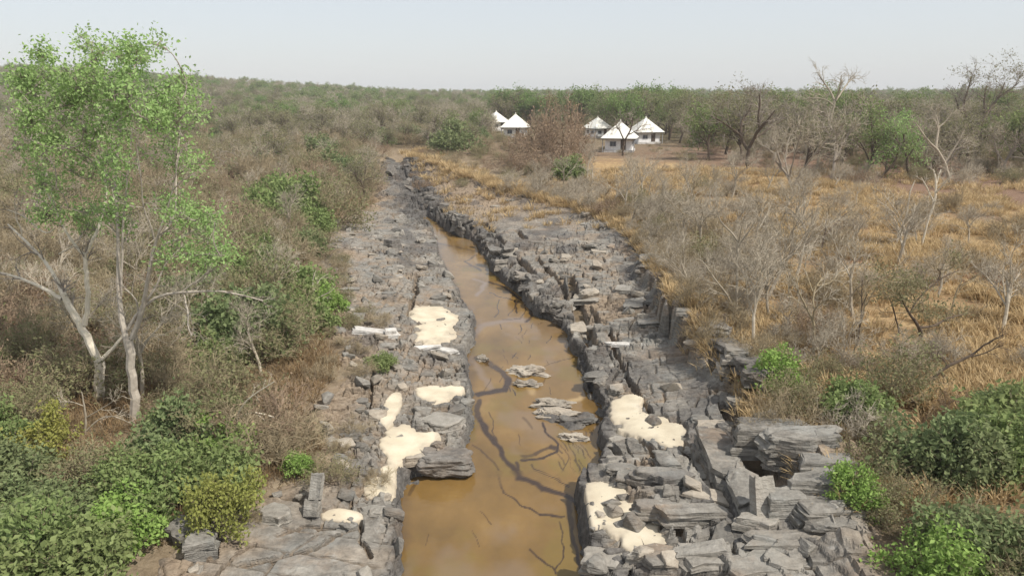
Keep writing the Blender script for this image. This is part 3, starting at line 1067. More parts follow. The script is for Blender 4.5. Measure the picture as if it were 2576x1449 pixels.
def tree(seed, h=6.0, bole=.3, limbs=6, spread=45, c1=5, c2=6, c3=4, r0=.14, lean=.15, leaf_n=0, leaf_size=.14, leaf_spread=.15, twig=.008, up=.12, wob=.22, len1=.5, asp=.5, leaf_droop=0):
    rng = np.random.default_rng(seed)
    pl = Plant()
    la = rng.uniform(0, 2 * math.pi)
    d = unit(np.array([[math.cos(la) * lean, math.sin(la) * lean, 1]]))
    pts = [np.array([[0, 0, -.25]])]
    n = 6
    for s in range(n - 1):
        d = unit(d + rng.normal(size=(1, 3)) * .10 + np.array([0, 0, .05]))
        pts.append(pts[-1] + d * (h * (bole + .22) + .25) / (n - 1))
    T = np.stack(pts, 1)
    TR = (r0 * np.array([1.25, 1, .92, .85, .75, .6]))[None]
    pl.add('wood', T, TR, 7)
    t0 = bole / (bole + .22)
    p1, r1 = grow(rng, T, TR, limbs, t0, 1, (spread * .4, spread), h * len1, .62, up, wob, 6, .02, .3)
    pl.add('wood', p1, r1, 5)
    p2, r2 = grow(rng, p1, r1, c1, .2, 1, (25, 60), h * .24, .6, up, wob * 1.1, 4, twig * 2, .35)
    pl.add('wood', p2, r2, 4)
    p3, r3 = grow(rng, p2, r2, c2, .15, 1, (25, 65), h * .13, .6, up, wob * 1.2, 3, twig, .5)
    pl.add('twig', p3, r3, 3)
    last = p3
    if c3:
        p4, r4 = grow(rng, p3, r3, c3, .2, 1, (20, 65), h * .07, .7, up * .6, .25, 3, twig * .8, .5)
        pl.add('twig', p4, r4, 3)
        last = p4
    if leaf_n:
        clump_leaves(rng, pl, last, leaf_n, leaf_size, leaf_spread, asp=asp, droop=leaf_droop)
    return pl


class Kind:
    """a plant kind: variants as part meshes and as one joined mesh"""

    def __init__(self, name, cat, parts, plants, wood, twig, leaf):
        self.name, self.cat, self.v = name, cat, []
        for pl in plants:
            if pl.leaf:
                a = pl.mesh(parts[0], [pl.wood], [wood])
                b = pl.mesh(parts[1], [pl.twig, pl.leaf], [twig, leaf])
                j = (pl, [pl.wood, pl.twig, pl.leaf], [wood, twig, leaf])
            else:
                a = pl.mesh(parts[0], [pl.wood], [wood])
                b = pl.mesh(parts[1], [pl.twig], [twig])
                j = (pl, [pl.wood, pl.twig], [wood, twig])
            self.v.append([(parts[0], a), (parts[1], b), j, None])
        self.k = 0

    def joined(self, k):
        e = self.v[k % len(self.v)]
        if e[3] is None:
            e[3] = e[2][0].mesh(self.name, e[2][1], e[2][2])
        return e[3]

    def place(self, x, y, scale, label, group=None, whole=False, sz=1.0, rot=None, k=None, dz=0.0, tilt=0.0):
        z = float(surf(np.array(x), np.array(y)))
        if k is None:
            self.k += 1
            k = self.k
        e = self.v[k % len(self.v)]
        rot = random.uniform(0, 6.283) if rot is None else rot
        s = (scale, scale, scale * sz)
        pr = dict(label=label, category=self.cat, group=group)
        r_ = (random.uniform(-tilt, tilt), random.uniform(-tilt, tilt), rot)
        if whole:
            return link(self.name, self.joined(k), loc=(x, y, z - .05 + dz), rot=r_, scale=s, **pr)
        r = link(self.name, None, loc=(x, y, z - .05 + dz), rot=r_, scale=s, **pr)
        link(e[0][0], e[0][1], r)
        link(e[1][0], e[1][1], r)
        return r


SHP, TRP = ('branches', 'foliage'), ('trunk', 'crown')
K = {}
K['dry'] = Kind('dry_shrub', 'shrub', ('branches', 'twigs'), [shrub(100 + i, h=2, wd=1.7, stems=13, c1=5, c2=6, c3=3, twig=.0075) for i in range(6)], B_TWIG, B_TWIG, None)
K['rust'] = Kind('rusty_shrub', 'shrub', SHP, [shrub(150 + i, h=1.7, wd=1.6, stems=12, c1=5, c2=5, c3=2, twig=.007, leaf_n=1, leaf_size=.09, leaf_spread=.06) for i in range(4)], B_RUST, B_RUST, L_BROWN)
K['olive'] = Kind('olive_shrub', 'shrub', SHP, [shrub(200 + i, h=2, wd=1.7, stems=13, c1=5, c2=5, c3=2, twig=.007, leaf_n=3, leaf_size=.10, leaf_spread=.09) for i in range(6)], B_TWIG, B_TWIG, L_OLIVE)
K['green'] = Kind('green_bush', 'bush', SHP, [shrub(300 + i, h=1.9, wd=1.6, stems=14, c1=6, c2=5, c3=0, leaf_n=13, leaf_size=.155, leaf_spread=.13, lean=78, asp=.6) for i in range(6)], B_GREY, B_TWIG, L_GREEN)
K['deep'] = Kind('dark_green_bush', 'bush', SHP, [shrub(330 + i, h=1.9, wd=1.6, stems=14, c1=6, c2=5, c3=0, leaf_n=12, leaf_size=.145, leaf_spread=.13, lean=78, asp=.6) for i in range(5)], B_GREY, B_TWIG, L_DEEP)
K['lime'] = Kind('bright_green_bush', 'bush', SHP, [shrub(360 + i, h=1.6, wd=1.3, stems=12, c1=6, c2=5, c3=0, leaf_n=13, leaf_size=.12, leaf_spread=.11, lean=75, asp=.6) for i in range(3)], B_GREY, B_TWIG, L_LIME)
K['yellow'] = Kind('yellow_leaved_bush', 'bush', SHP, [shrub(380 + i, h=2.0, wd=1.3, stems=12, c1=6, c2=5, c3=0, leaf_n=13, leaf_size=.12, leaf_spread=.11, lean=70, asp=.6) for i in range(2)], B_GREY, B_TWIG, L_YELLOW)
K['bare'] = Kind('bare_tree', 'tree', TRP, [tree(400 + i, h=5, bole=.22, limbs=5, spread=45, c1=5, c2=6, c3=3, r0=.075, twig=.0075, up=.14, wob=.2, lean=.25) for i in range(6)], B_ASH, B_ASH, None)
K['sapling'] = Kind('bare_sapling', 'sapling', TRP, [tree(450 + i, h=3, bole=.3, limbs=4, spread=50, c1=4, c2=4, c3=0, r0=.035, twig=.007, up=.12, wob=.2, lean=.4) for i in range(5)], B_TWIG, B_TWIG, None)
K['bush_tree'] = Kind('olive_tree', 'tree', TRP, [tree(500 + i, h=7.5, bole=.16, limbs=7, spread=62, c1=6, c2=6, c3=2, r0=.15, leaf_n=3, leaf_size=.22, leaf_spread=.22, twig=.014, up=.10, wob=.2, lean=.2) for i in range(5)], B_DARK, B_GREY, L_OLIVE)
K['green_tree'] = Kind('green_tree', 'tree', TRP, [tree(550 + i, h=8, bole=.16, limbs=7, spread=55, c1=6, c2=6, c3=2, r0=.15, leaf_n=6, leaf_size=.26, leaf_spread=.25, twig=.012, up=.12, wob=.2, lean=.15) for i in range(4)], B_DARK, B_GREY, L_GREEN)
K['fresh_tree'] = Kind('leafy_tree', 'tree', TRP, [tree(580 + i, h=8.5, bole=.16, limbs=8, spread=50, c1=6, c2=6, c3=2, r0=.15, leaf_n=6, leaf_size=.28, leaf_spread=.28, twig=.012, up=.14, wob=.2, lean=.1) for i in range(3)], B_DARK, B_GREY, L_FRESH)
K['grey_tree'] = Kind('grey_tree', 'tree', TRP, [tree(600 + i, h=7.5, bole=.18, limbs=7, spread=60, c1=6, c2=6, c3=3, r0=.14, leaf_n=1, leaf_size=.16, leaf_spread=.2, twig=.016, up=.10, wob=.24, lean=.2) for i in range(4)], B_GREY, B_ASH, L_OLIVE)

# ------------------------------------------------------------------ labels that tell one plant or stone from the next
MARKS = []


def mark(name, u, v):
    x, y, z = gp(u, v)
    MARKS.append((name, x, y))


for nm, u, v in (('the pale forked tree', 245, 1010), ('the grey-barked tree', 338, 1060), ('the yellow-leaved bush', 548, 1330), ('the bright green bush by the smooth slab', 310, 1350),
                 ('the large left sand flat', 1015, 1130), ('the white quartz slab on the left rocks', 930, 838), ('the upstream sandy pool', 1090, 800), ('the fallen pale branch', 600, 1060),
                 ('the green bush beside the left rocks', 760, 760), ('the upper green bank bush', 700, 520), ('the head of the water', 1075, 560), ('the clear white hut', 1297, 350),
                 ('the nearest hut', 1563, 385), ('the brown thicket before the huts', 1390, 410), ('the white bare tree on the rim', 1855, 850), ('the shaded rock overhang', 1830, 900),
                 ('the lime bush on the rock rim', 1945, 990), ('the forked bare tree in the golden grass', 2046, 895), ('the leaning dead limb', 2334, 973), ('the dark green rim bushes', 2330, 1180),
                 ('the leaning pale slab', 1925, 1310), ('the large right sand shelf', 1560, 1300), ('the slab sand pocket', 1620, 1060), ('the tall pale dead tree', 2316, 627),
                 ('the bright green tree', 2288, 451), ('the big spreading tree', 1880, 426), ('the bare earth under the trees', 2480, 480), ('the right quartz band', 1590, 870),
                 ('the far rock gully', 1010, 450), ('the bright corner bush', 2340, 1440), ('the green-crowned tree in the grass', 2310, 850), ('the dark block by the sand', 1115, 1160),
                 ('the ridge on the skyline', 300, 250), ('the reddish litter by the left picture edge', 60, 760), ('the pale stone in the scrub', 712, 356), ('the right-hand tall tree', 2452, 402)):
    mark(nm, u, v)
ORD = ['', 'second ', 'third ', 'fourth ', 'fifth ', 'sixth ', 'seventh ', 'eighth ', 'ninth ', 'tenth ', 'eleventh ', 'twelfth ', 'thirteenth ', 'fourteenth ', 'fifteenth ', 'sixteenth ', 'seventeenth ', 'eighteenth ', 'nineteenth ', 'twentieth ']
_cnt = {}


def where(kind, x, y):
    """a phrase that places a thing by the nearest landmark, counting outwards"""
    sc_ = max(8, y * .35)
    best = min(MARKS, key=lambda m: (m[1] - x) ** 2 + ((m[2] - y) * .8) ** 2)
    dx, dy = x - best[1], (y - best[2]) * .6
    if abs(dx) > abs(dy):
        rel = 'right of' if dx > 0 else 'left of'
    else:
        rel = 'beyond' if dy > 0 else 'in front of'
    key = (kind, best[0], rel)
    _cnt[key] = _cnt.get(key, 0) + 1
    k = _cnt[key] - 1
    if k < len(ORD):
        return f'{ORD[k] or "first "}{kind} {rel} {best[0]}', True
    return f'{kind} farther {rel} {best[0]}', False


def sort_by_mark(pts):
    def key(p):
        return min((m[1] - p[0]) ** 2 + ((m[2] - p[1]) * .8) ** 2 for m in MARKS)
    return sorted(pts, key=key)


# ------------------------------------------------------------------ the two trees by the stream and other trees drawn limb by limb
def smooth_line(P, n):
    P = np.array(P, float)
    d = np.r_[0, np.cumsum(np.linalg.norm(np.diff(P[:, :3], axis=0), axis=1))]
    t = np.linspace(0, d[-1], n)
    L = np.stack([np.interp(t, d, P[:, k]) for k in range(P.shape[1])], 1)
    for _ in range(2):
        L[1:-1] = (L[:-2] + 2 * L[1:-1] + L[2:]) / 4
    return L


def drawn_tree(name, label, cat, limbs, foot, wood, twig, leaf=None, clumps=(), seed=1, twigs=(6, 5, 3), twig_len=1.0, twig_r=.007, leaf_n=9, leaf_size=.13, leaf_spread=.16, group=None, min_r=0.0, up=.05, z=2.0, own_twig=True):
    """limbs: lists of (u, v, width) read off the picture, standing at the depth of the foot; each limb drifts in depth"""
    rng = np.random.default_rng(seed)
    x0, y0, z0 = gp(*foot, z)
    pl = Plant()
    done, ends = [], []
    for k, lb in enumerate(limbs):
        lb = np.array(lb, float)
        dep0 = 0.0
        if done:
            A = np.concatenate(done)
            q = np.argmin(np.hypot(A[:, 0] - lb[0, 0], A[:, 1] - lb[0, 1]))
            dep0 = A[q, 3]
        ln = np.r_[0, np.cumsum(np.hypot(*np.diff(lb[:, :2], axis=0).T))]
        pm = px_m(y0, z0)
        drift = rng.uniform(-.55, .55) if k else 0
        P = np.column_stack([lb, dep0 + drift * ln * pm])
        P = smooth_line(P, max(5, min(12, 2 * len(lb) + 2)))
        P[1:-1, :2] += rng.normal(size=(len(P) - 2, 2)) * P[1:-1, 2:3] * .10
        done.append(P)
        W = np.array([at_y(u, v, y0 + d) for u, v, wd, d in P])
        R = np.maximum(P[:, 2] * .5 * pm, min_r)
        if k == 0:
            W[0, 2] = z0 - .25
        pl.add('wood', (W - [x0, y0, z0])[None], R[None], 8)
        ends.append((W - [x0, y0, z0], R, k))
    if own_twig:
        for W, R, k in ends:
            if k == 0 and len(limbs) > 1:
                continue
            W_, R_ = W[None], R[None]
            p1, r1 = grow(rng, W_, R_, twigs[0], .35, 1, (20, 55), twig_len, .55, up, .2, 5, twig_r * 1.6)
            pl.add('twig', p1, r1, 4)
            p2, r2 = grow(rng, p1, r1, twigs[1], .2, 1, (20, 60), twig_len * .5, .6, up, .25, 4, twig_r)
            pl.add('twig', p2, r2, 3)
            p3, r3 = grow(rng, p2, r2, twigs[2], .2, 1, (20, 60), twig_len * .28, .7, up, .25, 3, twig_r * .8)
            pl.add('twig', p3, r3, 3)
    allp = np.concatenate([e[0] for e in ends if e[2] > 0] or [ends[0][0]])
    if leaf is not None:      # looser satellites round each clump
        clumps = list(clumps) + [(u + rng.normal() * r_ * 1.1, v + rng.normal() * r_ * .8, r_ * .8, d_ * .22) for u, v, r_, d_ in clumps]
    allc = [allp]
    for (u, v, rr, dens) in sorted(clumps, key=lambda c: -c[1]):
        allp = np.concatenate(allc)
        pm = px_m(y0, z0)
        dep = rng.uniform(-1, 1) * 1.6
        c = at_y(u, v, y0 + dep) - [x0, y0, z0]
        # a bough reaching from the nearest limb below into the clump
        cand = allp[allp[:, 2] < c[2] - .1] if np.any(allp[:, 2] < c[2] - .1) else allp
        q = cand[np.argmin(np.linalg.norm(cand - c, axis=1) + rng.uniform(0, .4, len(cand)))]
        mid = (q + c) / 2 + rng.normal(size=3) * .16 * np.linalg.norm(c - q)
        B = smooth_line(np.stack([q, mid, c]), 6)[None]
        BR_ = np.linspace(.028, .010, 6)[None]
        allc.append(B[0, 3:])
        pl.add('twig', B, BR_ * .8, 5)
        rm = rr * pm
        m = max(6, int(26 * dens))
        dirs = unit(rng.normal(size=(m, 3)) + [0, 0, .1])
        st = along(np.repeat(B, m, 0), rng.uniform(.55, 1, m))[0]
        en = c + dirs * (rm * rng.uniform(.35, 1.0, m))[:, None] * [1, 1, .85]
        tw = np.stack([st, (st + en) / 2 + rng.normal(size=st.shape) * rm * .12, en], 1)
        pl.add('twig', tw, np.repeat(np.array([[.008, .006, .004]]), m, 0), 3)
        if leaf is not None:
            clump_leaves(rng, pl, tw, leaf_n, leaf_size, leaf_spread, asp=.55, droop=.5, tsp=(.35, 1.08))
    r = link(name, None, loc=(x0, y0, z0), label=label, category=cat, group=group)
    link('trunk', pl.mesh('trunk', [pl.wood], [wood]), r)
    if pl.leaf:
        link('crown', pl.mesh('crown', [pl.twig, pl.leaf], [twig, leaf]), r)
    elif pl.twig:
        link('crown', pl.mesh('crown', [pl.twig], [twig]), r)
    return r


def z1(x, y):
    return x * .3375, y * .3375 + 72.4


def z4(x, y):
    return x * .3375, y * .3375 + 507


def z6(x, y):
    return x * .3532 + 1666, y * .3532 + 507


def z3(x, y):
    return x * .3532 + 1666, y * .3532 + 108.6


def zz(fr, pts):
    return [(*fr(a, b), c) for a, b, c in pts]


def cl(fr, pts):
    return [(*fr(a, b), r * .37, d) for a, b, r, d in pts]


drawn_tree('leafy_tree', 'tall tree with smooth pale forked trunk and bright green crown on the left bank', 'tree',
           [
               zz(z4, [(735, 1500, 27), (736, 1300, 24), (738, 1195, 25)]),
               zz(z4, [(738, 1200, 21), (680, 1080, 20), (620, 950, 19), (555, 840, 17), (490, 740, 15), (470, 680, 13)]),
               zz(z4, [(470, 700, 12), (420, 570, 9), (330, 440, 8), (230, 330, 7), (160, 270, 6), (60, 170, 4)]),
               zz(z4, [(465, 725, 11), (380, 680, 9), (270, 620, 8), (180, 580, 7), (60, 540, 6), (-60, 520, 4)]),
               zz(z4, [(630, 920, 14), (650, 840, 12), (662, 730, 12), (645, 600, 11), (640, 480, 10), (628, 400, 9)]),
               zz(z4, [(630, 400, 8), (680, 310, 7), (720, 240, 7), (750, 150, 6), (790, 20, 5), (800, -120, 4), (770, -260, 3)]),
               zz(z4, [(628, 400, 7), (570, 350, 6), (520, 270, 6), (470, 190, 5), (430, 110, 4), (400, 20, 4), (330, -90, 3)]),
               zz(z4, [(740, 1195, 10), (800, 1140, 9), (870, 1070, 8), (940, 960, 7), (1000, 880, 6)]),
               zz(z4, [(160, 270, 4), (165, 210, 3), (120, 140, 3), (110, 30, 2)]),
               zz(z4, [(440, 390, 3), (510, 355, 4), (570, 320, 4), (620, 240, 2)]),
               zz(z4, [(410, 200, 3), (370, 250, 4), (300, 220, 3), (200, 120, 3), (60, 60, 2)]),
               zz(z4, [(420, 110, 4), (380, -100, 4), (300, -350, 3), (250, -600, 2.5), (300, -900, 2)]),
               zz(z4, [(790, 20, 4), (780, -250, 4), (700, -500, 3.5), (680, -800, 3), (700, -1050, 2)]),
           ], (245, 1012), B_PALE, B_GREY, L_CANOPY,
           cl(z1, [(310, 205, 60, 1.2), (290, 160, 40, .7), (150, 340, 60, 1.2), (140, 390, 55, 1.2), (330, 330, 80, 1), (390, 310, 50, .7), (190, 450, 50, .9), (180, 520, 50, .6), (600, 390, 110, 1.5), (540, 420, 80, 1.3), (690, 360, 90, 1.2),
                    (640, 110, 70, .6), (700, 170, 110, .9), (780, 160, 80, .6), (700, 230, 80, .7), (640, 320, 70, .9), (500, 480, 80, 1.1), (560, 550, 80, 1), (640, 480, 100, 1.2), (230, 680, 60, 1.3), (190, 700, 50, 1), (420, 780, 70, 1.1), (390, 850, 70, 1.1),
                    (230, 560, 70, .6), (720, 760, 80, .8), (700, 620, 90, .7), (210, 900, 70, .7), (320, 930, 90, .9), (450, 900, 70, .8), (330, 1140, 80, 1.1), (400, 1180, 70, .8), (520, 1040, 80, .8), (600, 950, 80, .6), (330, 620, 60, .5), (480, 650, 90, .6),
                    (600, 750, 90, .7), (370, 540, 60, .5), (650, 860, 80, .6), (250, 800, 60, .6), (280, 1040, 60, .7), (430, 460, 60, .6), (240, 360, 60, .8)]) +
           cl(z4, [(700, 180, 50, 1), (340, 110, 80, 1), (560, 110, 70, 1), (260, 60, 60, .7), (640, 60, 60, .6), (450, 60, 50, .5)]),
           seed=11, twigs=(4, 4, 3), twig_len=1.1, leaf_n=8, leaf_size=.115, leaf_spread=.19)
drawn_tree('leafy_tree', 'grey-barked leafy tree with a bare pale bough reaching over the stream bank', 'tree', [
    zz(z4, [(1005, 1640, 26), (998, 1440, 23), (985, 1250, 21), (968, 1100, 22), (955, 1020, 22)]),
    zz(z4, [(945, 1050, 15), (915, 980, 14), (895, 870, 13), (880, 780, 12), (880, 600, 10), (885, 420, 9), (895, 250, 8), (880, 100, 7), (850, -80, 6), (860, -300, 5), (900, -520, 4), (930, -800, 3)]),
    zz(z4, [(985, 1020, 14), (1010, 960, 13), (1060, 830, 12), (1085, 750, 11), (1100, 600, 9), (1120, 440, 8), (1155, 300, 7), (1190, 200, 5), (1240, 80, 4), (1300, -100, 3), (1330, -330, 2.5)]),
    zz(z4, [(955, 950, 8), (975, 900, 8), (1030, 820, 8), (1080, 760, 8), (1140, 705, 7), (1240, 680, 7), (1310, 665, 6), (1380, 690, 6), (1540, 655, 6), (1680, 668, 5), (1790, 690, 4), (1960, 740, 2.5)]),
    zz(z4, [(1080, 760, 7), (1120, 700, 6), (1170, 630, 5), (1190, 560, 4), (1225, 480, 3.5), (1290, 390, 2.5)]),
    zz(z4, [(1150, 280, 5), (1135, 180, 4.5), (1090, 120, 4), (1060, 40, 3.5), (1055, -150, 3), (1020, -400, 2.5)]),
    zz(z4, [(1370, 690, 4), (1390, 780, 4), (1410, 860, 3.5), (1390, 910, 3), (1430, 1000, 2)]),
    zz(z4, [(1030, 820, 4), (1020, 740, 4), (980, 690, 3), (930, 650, 2.5)]),
    zz(z4, [(1360, 670, 4), (1420, 620, 3.5), (1500, 575, 3), (1560, 510, 2)]),
    zz(z4, [(905, 700, 5), (915, 450, 5), (905, 200, 5), (940, -50, 4), (960, -300, 3), (1000, -600, 3), (980, -900, 2)]),
    zz(z4, [(1120, 440, 4), (1230, 300, 3), (1330, 290, 2.5), (1450, 210, 2)]),
    zz(z4, [(1155, 300, 4), (1330, 130, 4), (1300, -200, 3), (1350, -500, 3), (1330, -800, 2)]),
], (338, 1062), B_SILVER, B_GREY, L_CANOPY,
    cl(z1, [(850, 200, 80, .7), (980, 130, 70, 1.1), (960, 180, 80, 1), (1100, 160, 80, .5), (1060, 240, 80, .6), (1150, 120, 50, .3), (930, 330, 90, 1.2), (1000, 320, 80, 1), (860, 430, 90, 1.2), (780, 470, 90, 1.1), (910, 560, 90, 1.2), (950, 480, 70, 1), (870, 640, 70, .9),
            (830, 700, 80, .7), (820, 860, 80, .7), (930, 760, 70, .6), (880, 960, 70, .7), (800, 1000, 80, .7), (990, 420, 60, .8), (1340, 390, 100, 1), (1420, 450, 80, .9), (1270, 420, 60, .8), (1200, 560, 80, 1.3), (1160, 620, 60, 1.2), (1180, 680, 50, 1),
            (1350, 550, 90, .9), (1290, 640, 80, .8), (1420, 620, 70, .5), (1330, 730, 70, .6), (1330, 930, 80, .9), (1300, 1000, 70, .9), (1480, 980, 60, .8), (1240, 800, 60, .4), (1250, 1310, 80, 1.1), (1420, 1340, 80, 1), (1540, 1400, 60, 1), (1330, 1360, 60, .9), (830, 1150, 80, .7), (900, 1250, 80, .6), (950, 1080, 60, .5)]) +
    cl(z4, [(870, 60, 70, .8), (900, 170, 50, .7), (1320, 80, 90, 1), (1450, 120, 80, 1), (1540, 180, 60, .9), (1500, 260, 70, .6), (1640, 330, 70, 1.2), (1560, 400, 60, 1.1), (1440, 400, 60, .8), (1350, 350, 50, .7), (1700, 390, 50, 1), (1240, 430, 40, .5), (800, 90, 60, .7)]),
    seed=12, twigs=(4, 4, 3), twig_len=1.0, leaf_n=8, leaf_size=.115, leaf_spread=.19)

# bare trees of the right bank
BT = dict(wood=B_ASH, twig=B_ASH, cat='tree')
drawn_tree('bare_tree', 'white-limbed bare tree on the rim above the shaded rock overhang', limbs=[
    zz(z6, [(535, 850, 9), (530, 720, 8), (532, 560, 7), (538, 440, 7), (535, 340, 6), (540, 290, 6)]),
    zz(z6, [(540, 300, 5), (520, 250, 4), (470, 200, 4), (410, 140, 3), (390, 60, 2)]), zz(z6, [(540, 330, 5), (575, 270, 4), (620, 210, 3), (660, 140, 2)]),
    zz(z6, [(545, 290, 4), (560, 200, 3), (590, 100, 2)]), zz(z6, [(520, 830, 6), (500, 740, 5), (470, 670, 4), (410, 600, 4), (350, 520, 3), (300, 440, 2)]),
    zz(z6, [(470, 670, 4), (390, 650, 3), (330, 620, 2)]), zz(z6, [(532, 560, 4), (600, 530, 3), (650, 480, 2), (720, 440, 2)]),
    zz(z6, [(530, 700, 4), (600, 620, 3), (680, 560, 3), (760, 520, 2)])], foot=z6(535, 845), seed=21, twigs=(5, 5, 3), twig_len=1.0, twig_r=.009, **BT)
drawn_tree('bare_tree', 'forked bare brown tree standing alone in the golden grass above the lime bush', limbs=[
    zz(z6, [(1080, 1100, 8), (1082, 980, 7), (1078, 860, 7), (1060, 820, 6)]), zz(z6, [(1065, 830, 5), (1020, 740, 5), (985, 670, 4), (945, 590, 3), (920, 520, 2)]),
    zz(z6, [(1075, 850, 5), (1080, 760, 4), (1120, 730, 3), (1190, 690, 2)]), zz(z6, [(1078, 760, 4), (1075, 650, 4), (1100, 590, 3), (1170, 520, 2)]),
    zz(z6, [(1100, 600, 3), (1190, 590, 3), (1280, 490, 2)]), zz(z6, [(1072, 640, 3), (1040, 560, 2), (1010, 440, 2)]), zz(z6, [(1020, 760, 3), (950, 700, 2), (880, 660, 1.5)])],
    foot=z6(1080, 1098), seed=22, twigs=(5, 5, 3), twig_len=.9, twig_r=.008, wood=B_TWIG, twig=B_ASH, cat='tree')
drawn_tree('bare_sapling', 'slim upright bare sapling in golden grass, right of the forked bare tree', limbs=[
    zz(z6, [(1385, 1040, 4), (1405, 900, 4), (1425, 760, 3), (1420, 640, 2.5), (1425, 560, 2)]), zz(z6, [(1425, 740, 2.5), (1460, 660, 2)]), zz(z6, [(1420, 680, 2), (1380, 620, 1.5)]), zz(z6, [(1345, 960, 2), (1400, 900, 2)])],
    foot=z6(1385, 1040), seed=23, twigs=(4, 3, 2), twig_len=.5, wood=B_DARK, twig=B_TWIG, cat='sapling')
drawn_tree('bare_sapling', 'short crooked dark sapling left of the forked bare tree', limbs=[
    zz(z6, [(905, 950, 6), (915, 880, 6), (890, 830, 5), (865, 810, 3)]), zz(z6, [(900, 840, 4), (910, 800, 3), (930, 780, 2)]), zz(z6, [(965, 900, 2), (970, 800, 2)])],
    foot=z6(905, 950), seed=24, twigs=(4, 3, 2), twig_len=.5, wood=B_DARK, twig=B_TWIG, cat='sapling')
drawn_tree('twisted_tree', 'dark twisted tree with thin green crown and outstretched right limb in golden grass', limbs=[
    zz(z6, [(1842, 1010, 11), (1838, 930, 11), (1830, 890, 11)]), zz(z6, [(1832, 900, 9), (1800, 850, 8), (1760, 800, 6), (1725, 740, 5), (1690, 660, 3)]),
    zz(z6, [(1840, 895, 7), (1900, 895, 6), (1960, 880, 6), (2010, 835, 5), (2080, 815, 4), (2150, 805, 2)]), zz(z6, [(1760, 800, 4), (1800, 720, 4), (1860, 650, 4), (1960, 570, 4), (2040, 510, 3), (2120, 490, 2)]),
    zz(z6, [(1960, 560, 3), (1990, 500, 2.5), (1960, 480, 2)]), zz(z6, [(1640, 740, 3), (1665, 840, 4), (1690, 940, 4)])], foot=z6(1842, 1005), seed=25, twigs=(5, 5, 3), twig_len=1.1, twig_r=.009,
    wood=B_DARK, twig=B_TWIG, leaf=L_OLIVE, cat='tree', leaf_n=7, leaf_size=.12, leaf_spread=.2,
    clumps=cl(z6, [(1650, 600, 110, 1), (1740, 580, 100, 1), (1820, 580, 60, 1), (1580, 650, 80, .8), (1700, 690, 100, .8), (1560, 480, 70, .5), (1840, 720, 110, .5), (1980, 740, 110, .4), (2080, 400, 70, .5), (1900, 820, 90, .5), (2120, 770, 70, .4)]))
drawn_tree('dead_tree', 'dark leafless trunk leaning right out of the dark green bushes', limbs=[
    zz(z6, [(1890, 1330, 10), (1920, 1260, 9), (1965, 1215, 9), (2060, 1150, 8), (2150, 1130, 7), (2225, 1080, 6)]), zz(z6, [(2220, 1085, 5), (2290, 1020, 4), (2370, 980, 3), (2430, 950, 2)]),
    zz(z6, [(2200, 1105, 4), (2290, 1085, 3), (2400, 1030, 2)]), zz(z6, [(2030, 1170, 4), (2000, 1120, 3), (1975, 1100, 2)]), zz(z6, [(1990, 1230, 4), (2030, 1280, 3), (2110, 1310, 2)])],
    foot=z6(1890, 1330), seed=26, twigs=(4, 3, 2), twig_len=.6, wood=B_DARK, twig=B_DARK, cat='tree')
drawn_tree('dead_tree', 'tall pale dead tree with upright fingers in the middle of the golden grass', limbs=[
    zz(z6, [(1840, 330, 6), (1865, 240, 5), (1895, 130, 5), (1930, 40, 5), (1945, -30, 5)]), zz(z6, [(1945, -20, 5), (1950, -110, 5), (1945, -180, 4), (1930, -230, 3)]),
    zz(z6, [(1940, 10, 4), (1900, -60, 4), (1870, -130, 3), (1845, -170, 2)]), zz(z6, [(1950, -60, 4), (1990, -110, 3), (2040, -170, 3), (2065, -190, 2)]), zz(z6, [(1950, -110, 3), (1970, -190, 3), (1985, -230, 2)])],
    foot=z6(1840, 335), seed=27, twigs=(4, 4, 2), twig_len=.9, twig_r=.012, wood=B_PALE, twig=B_ASH, cat='tree')
drawn_tree('dead_tree', 'slender pale dead tree just left of the tall dead one in golden grass', limbs=[
    zz(z6, [(1665, 330, 5), (1680, 250, 5), (1690, 200, 4), (1740, 120, 4), (1755, 0, 3), (1760, -80, 3), (1800, -150, 2)]), zz(z6, [(1690, 200, 3), (1650, 120, 2.5), (1600, 60, 2)])],
    foot=z6(1665, 330), seed=28, twigs=(4, 4, 2), twig_len=.9, twig_r=.012, wood=B_PALE, twig=B_ASH, cat='tree')
drawn_tree('bare_tree', 'small dark-branched bare tree in the middle of the golden slope', limbs=[
    zz(z6, [(1125, 380, 5), (1145, 290, 5), (1165, 200, 4)]), zz(z6, [(1145, 270, 4), (1210, 180, 3), (1290, 100, 3), (1350, 60, 2)]), zz(z6, [(1165, 200, 3), (1170, 120, 3), (1190, 40, 2)]),
    zz(z6, [(1060, 240, 3), (1010, 380, 3)])], foot=z6(1125, 380), seed=29, twigs=(6, 5, 3), twig_len=1.2, twig_r=.011, wood=B_DARK, twig=B_TWIG, cat='tree')
drawn_tree('bare_tree', 'thin bare tree at the far left edge of the golden slope', limbs=[
    zz(z6, [(240, 320, 4), (242, 200, 4), (245, 60, 4), (240, 0, 3)]), zz(z6, [(240, 10, 3), (300, -70, 3), (360, -140, 2), (400, -190, 2)]), zz(z6, [(240, 20, 3), (215, -60, 2), (230, -140, 2)]), zz(z6, [(230, 130, 3), (170, 90, 2), (110, 70, 2)])],
    foot=z6(240, 320), seed=30, twigs=(6, 5, 3), twig_len=1.3, twig_r=.012, wood=B_TWIG, twig=B_TWIG, cat='tree')
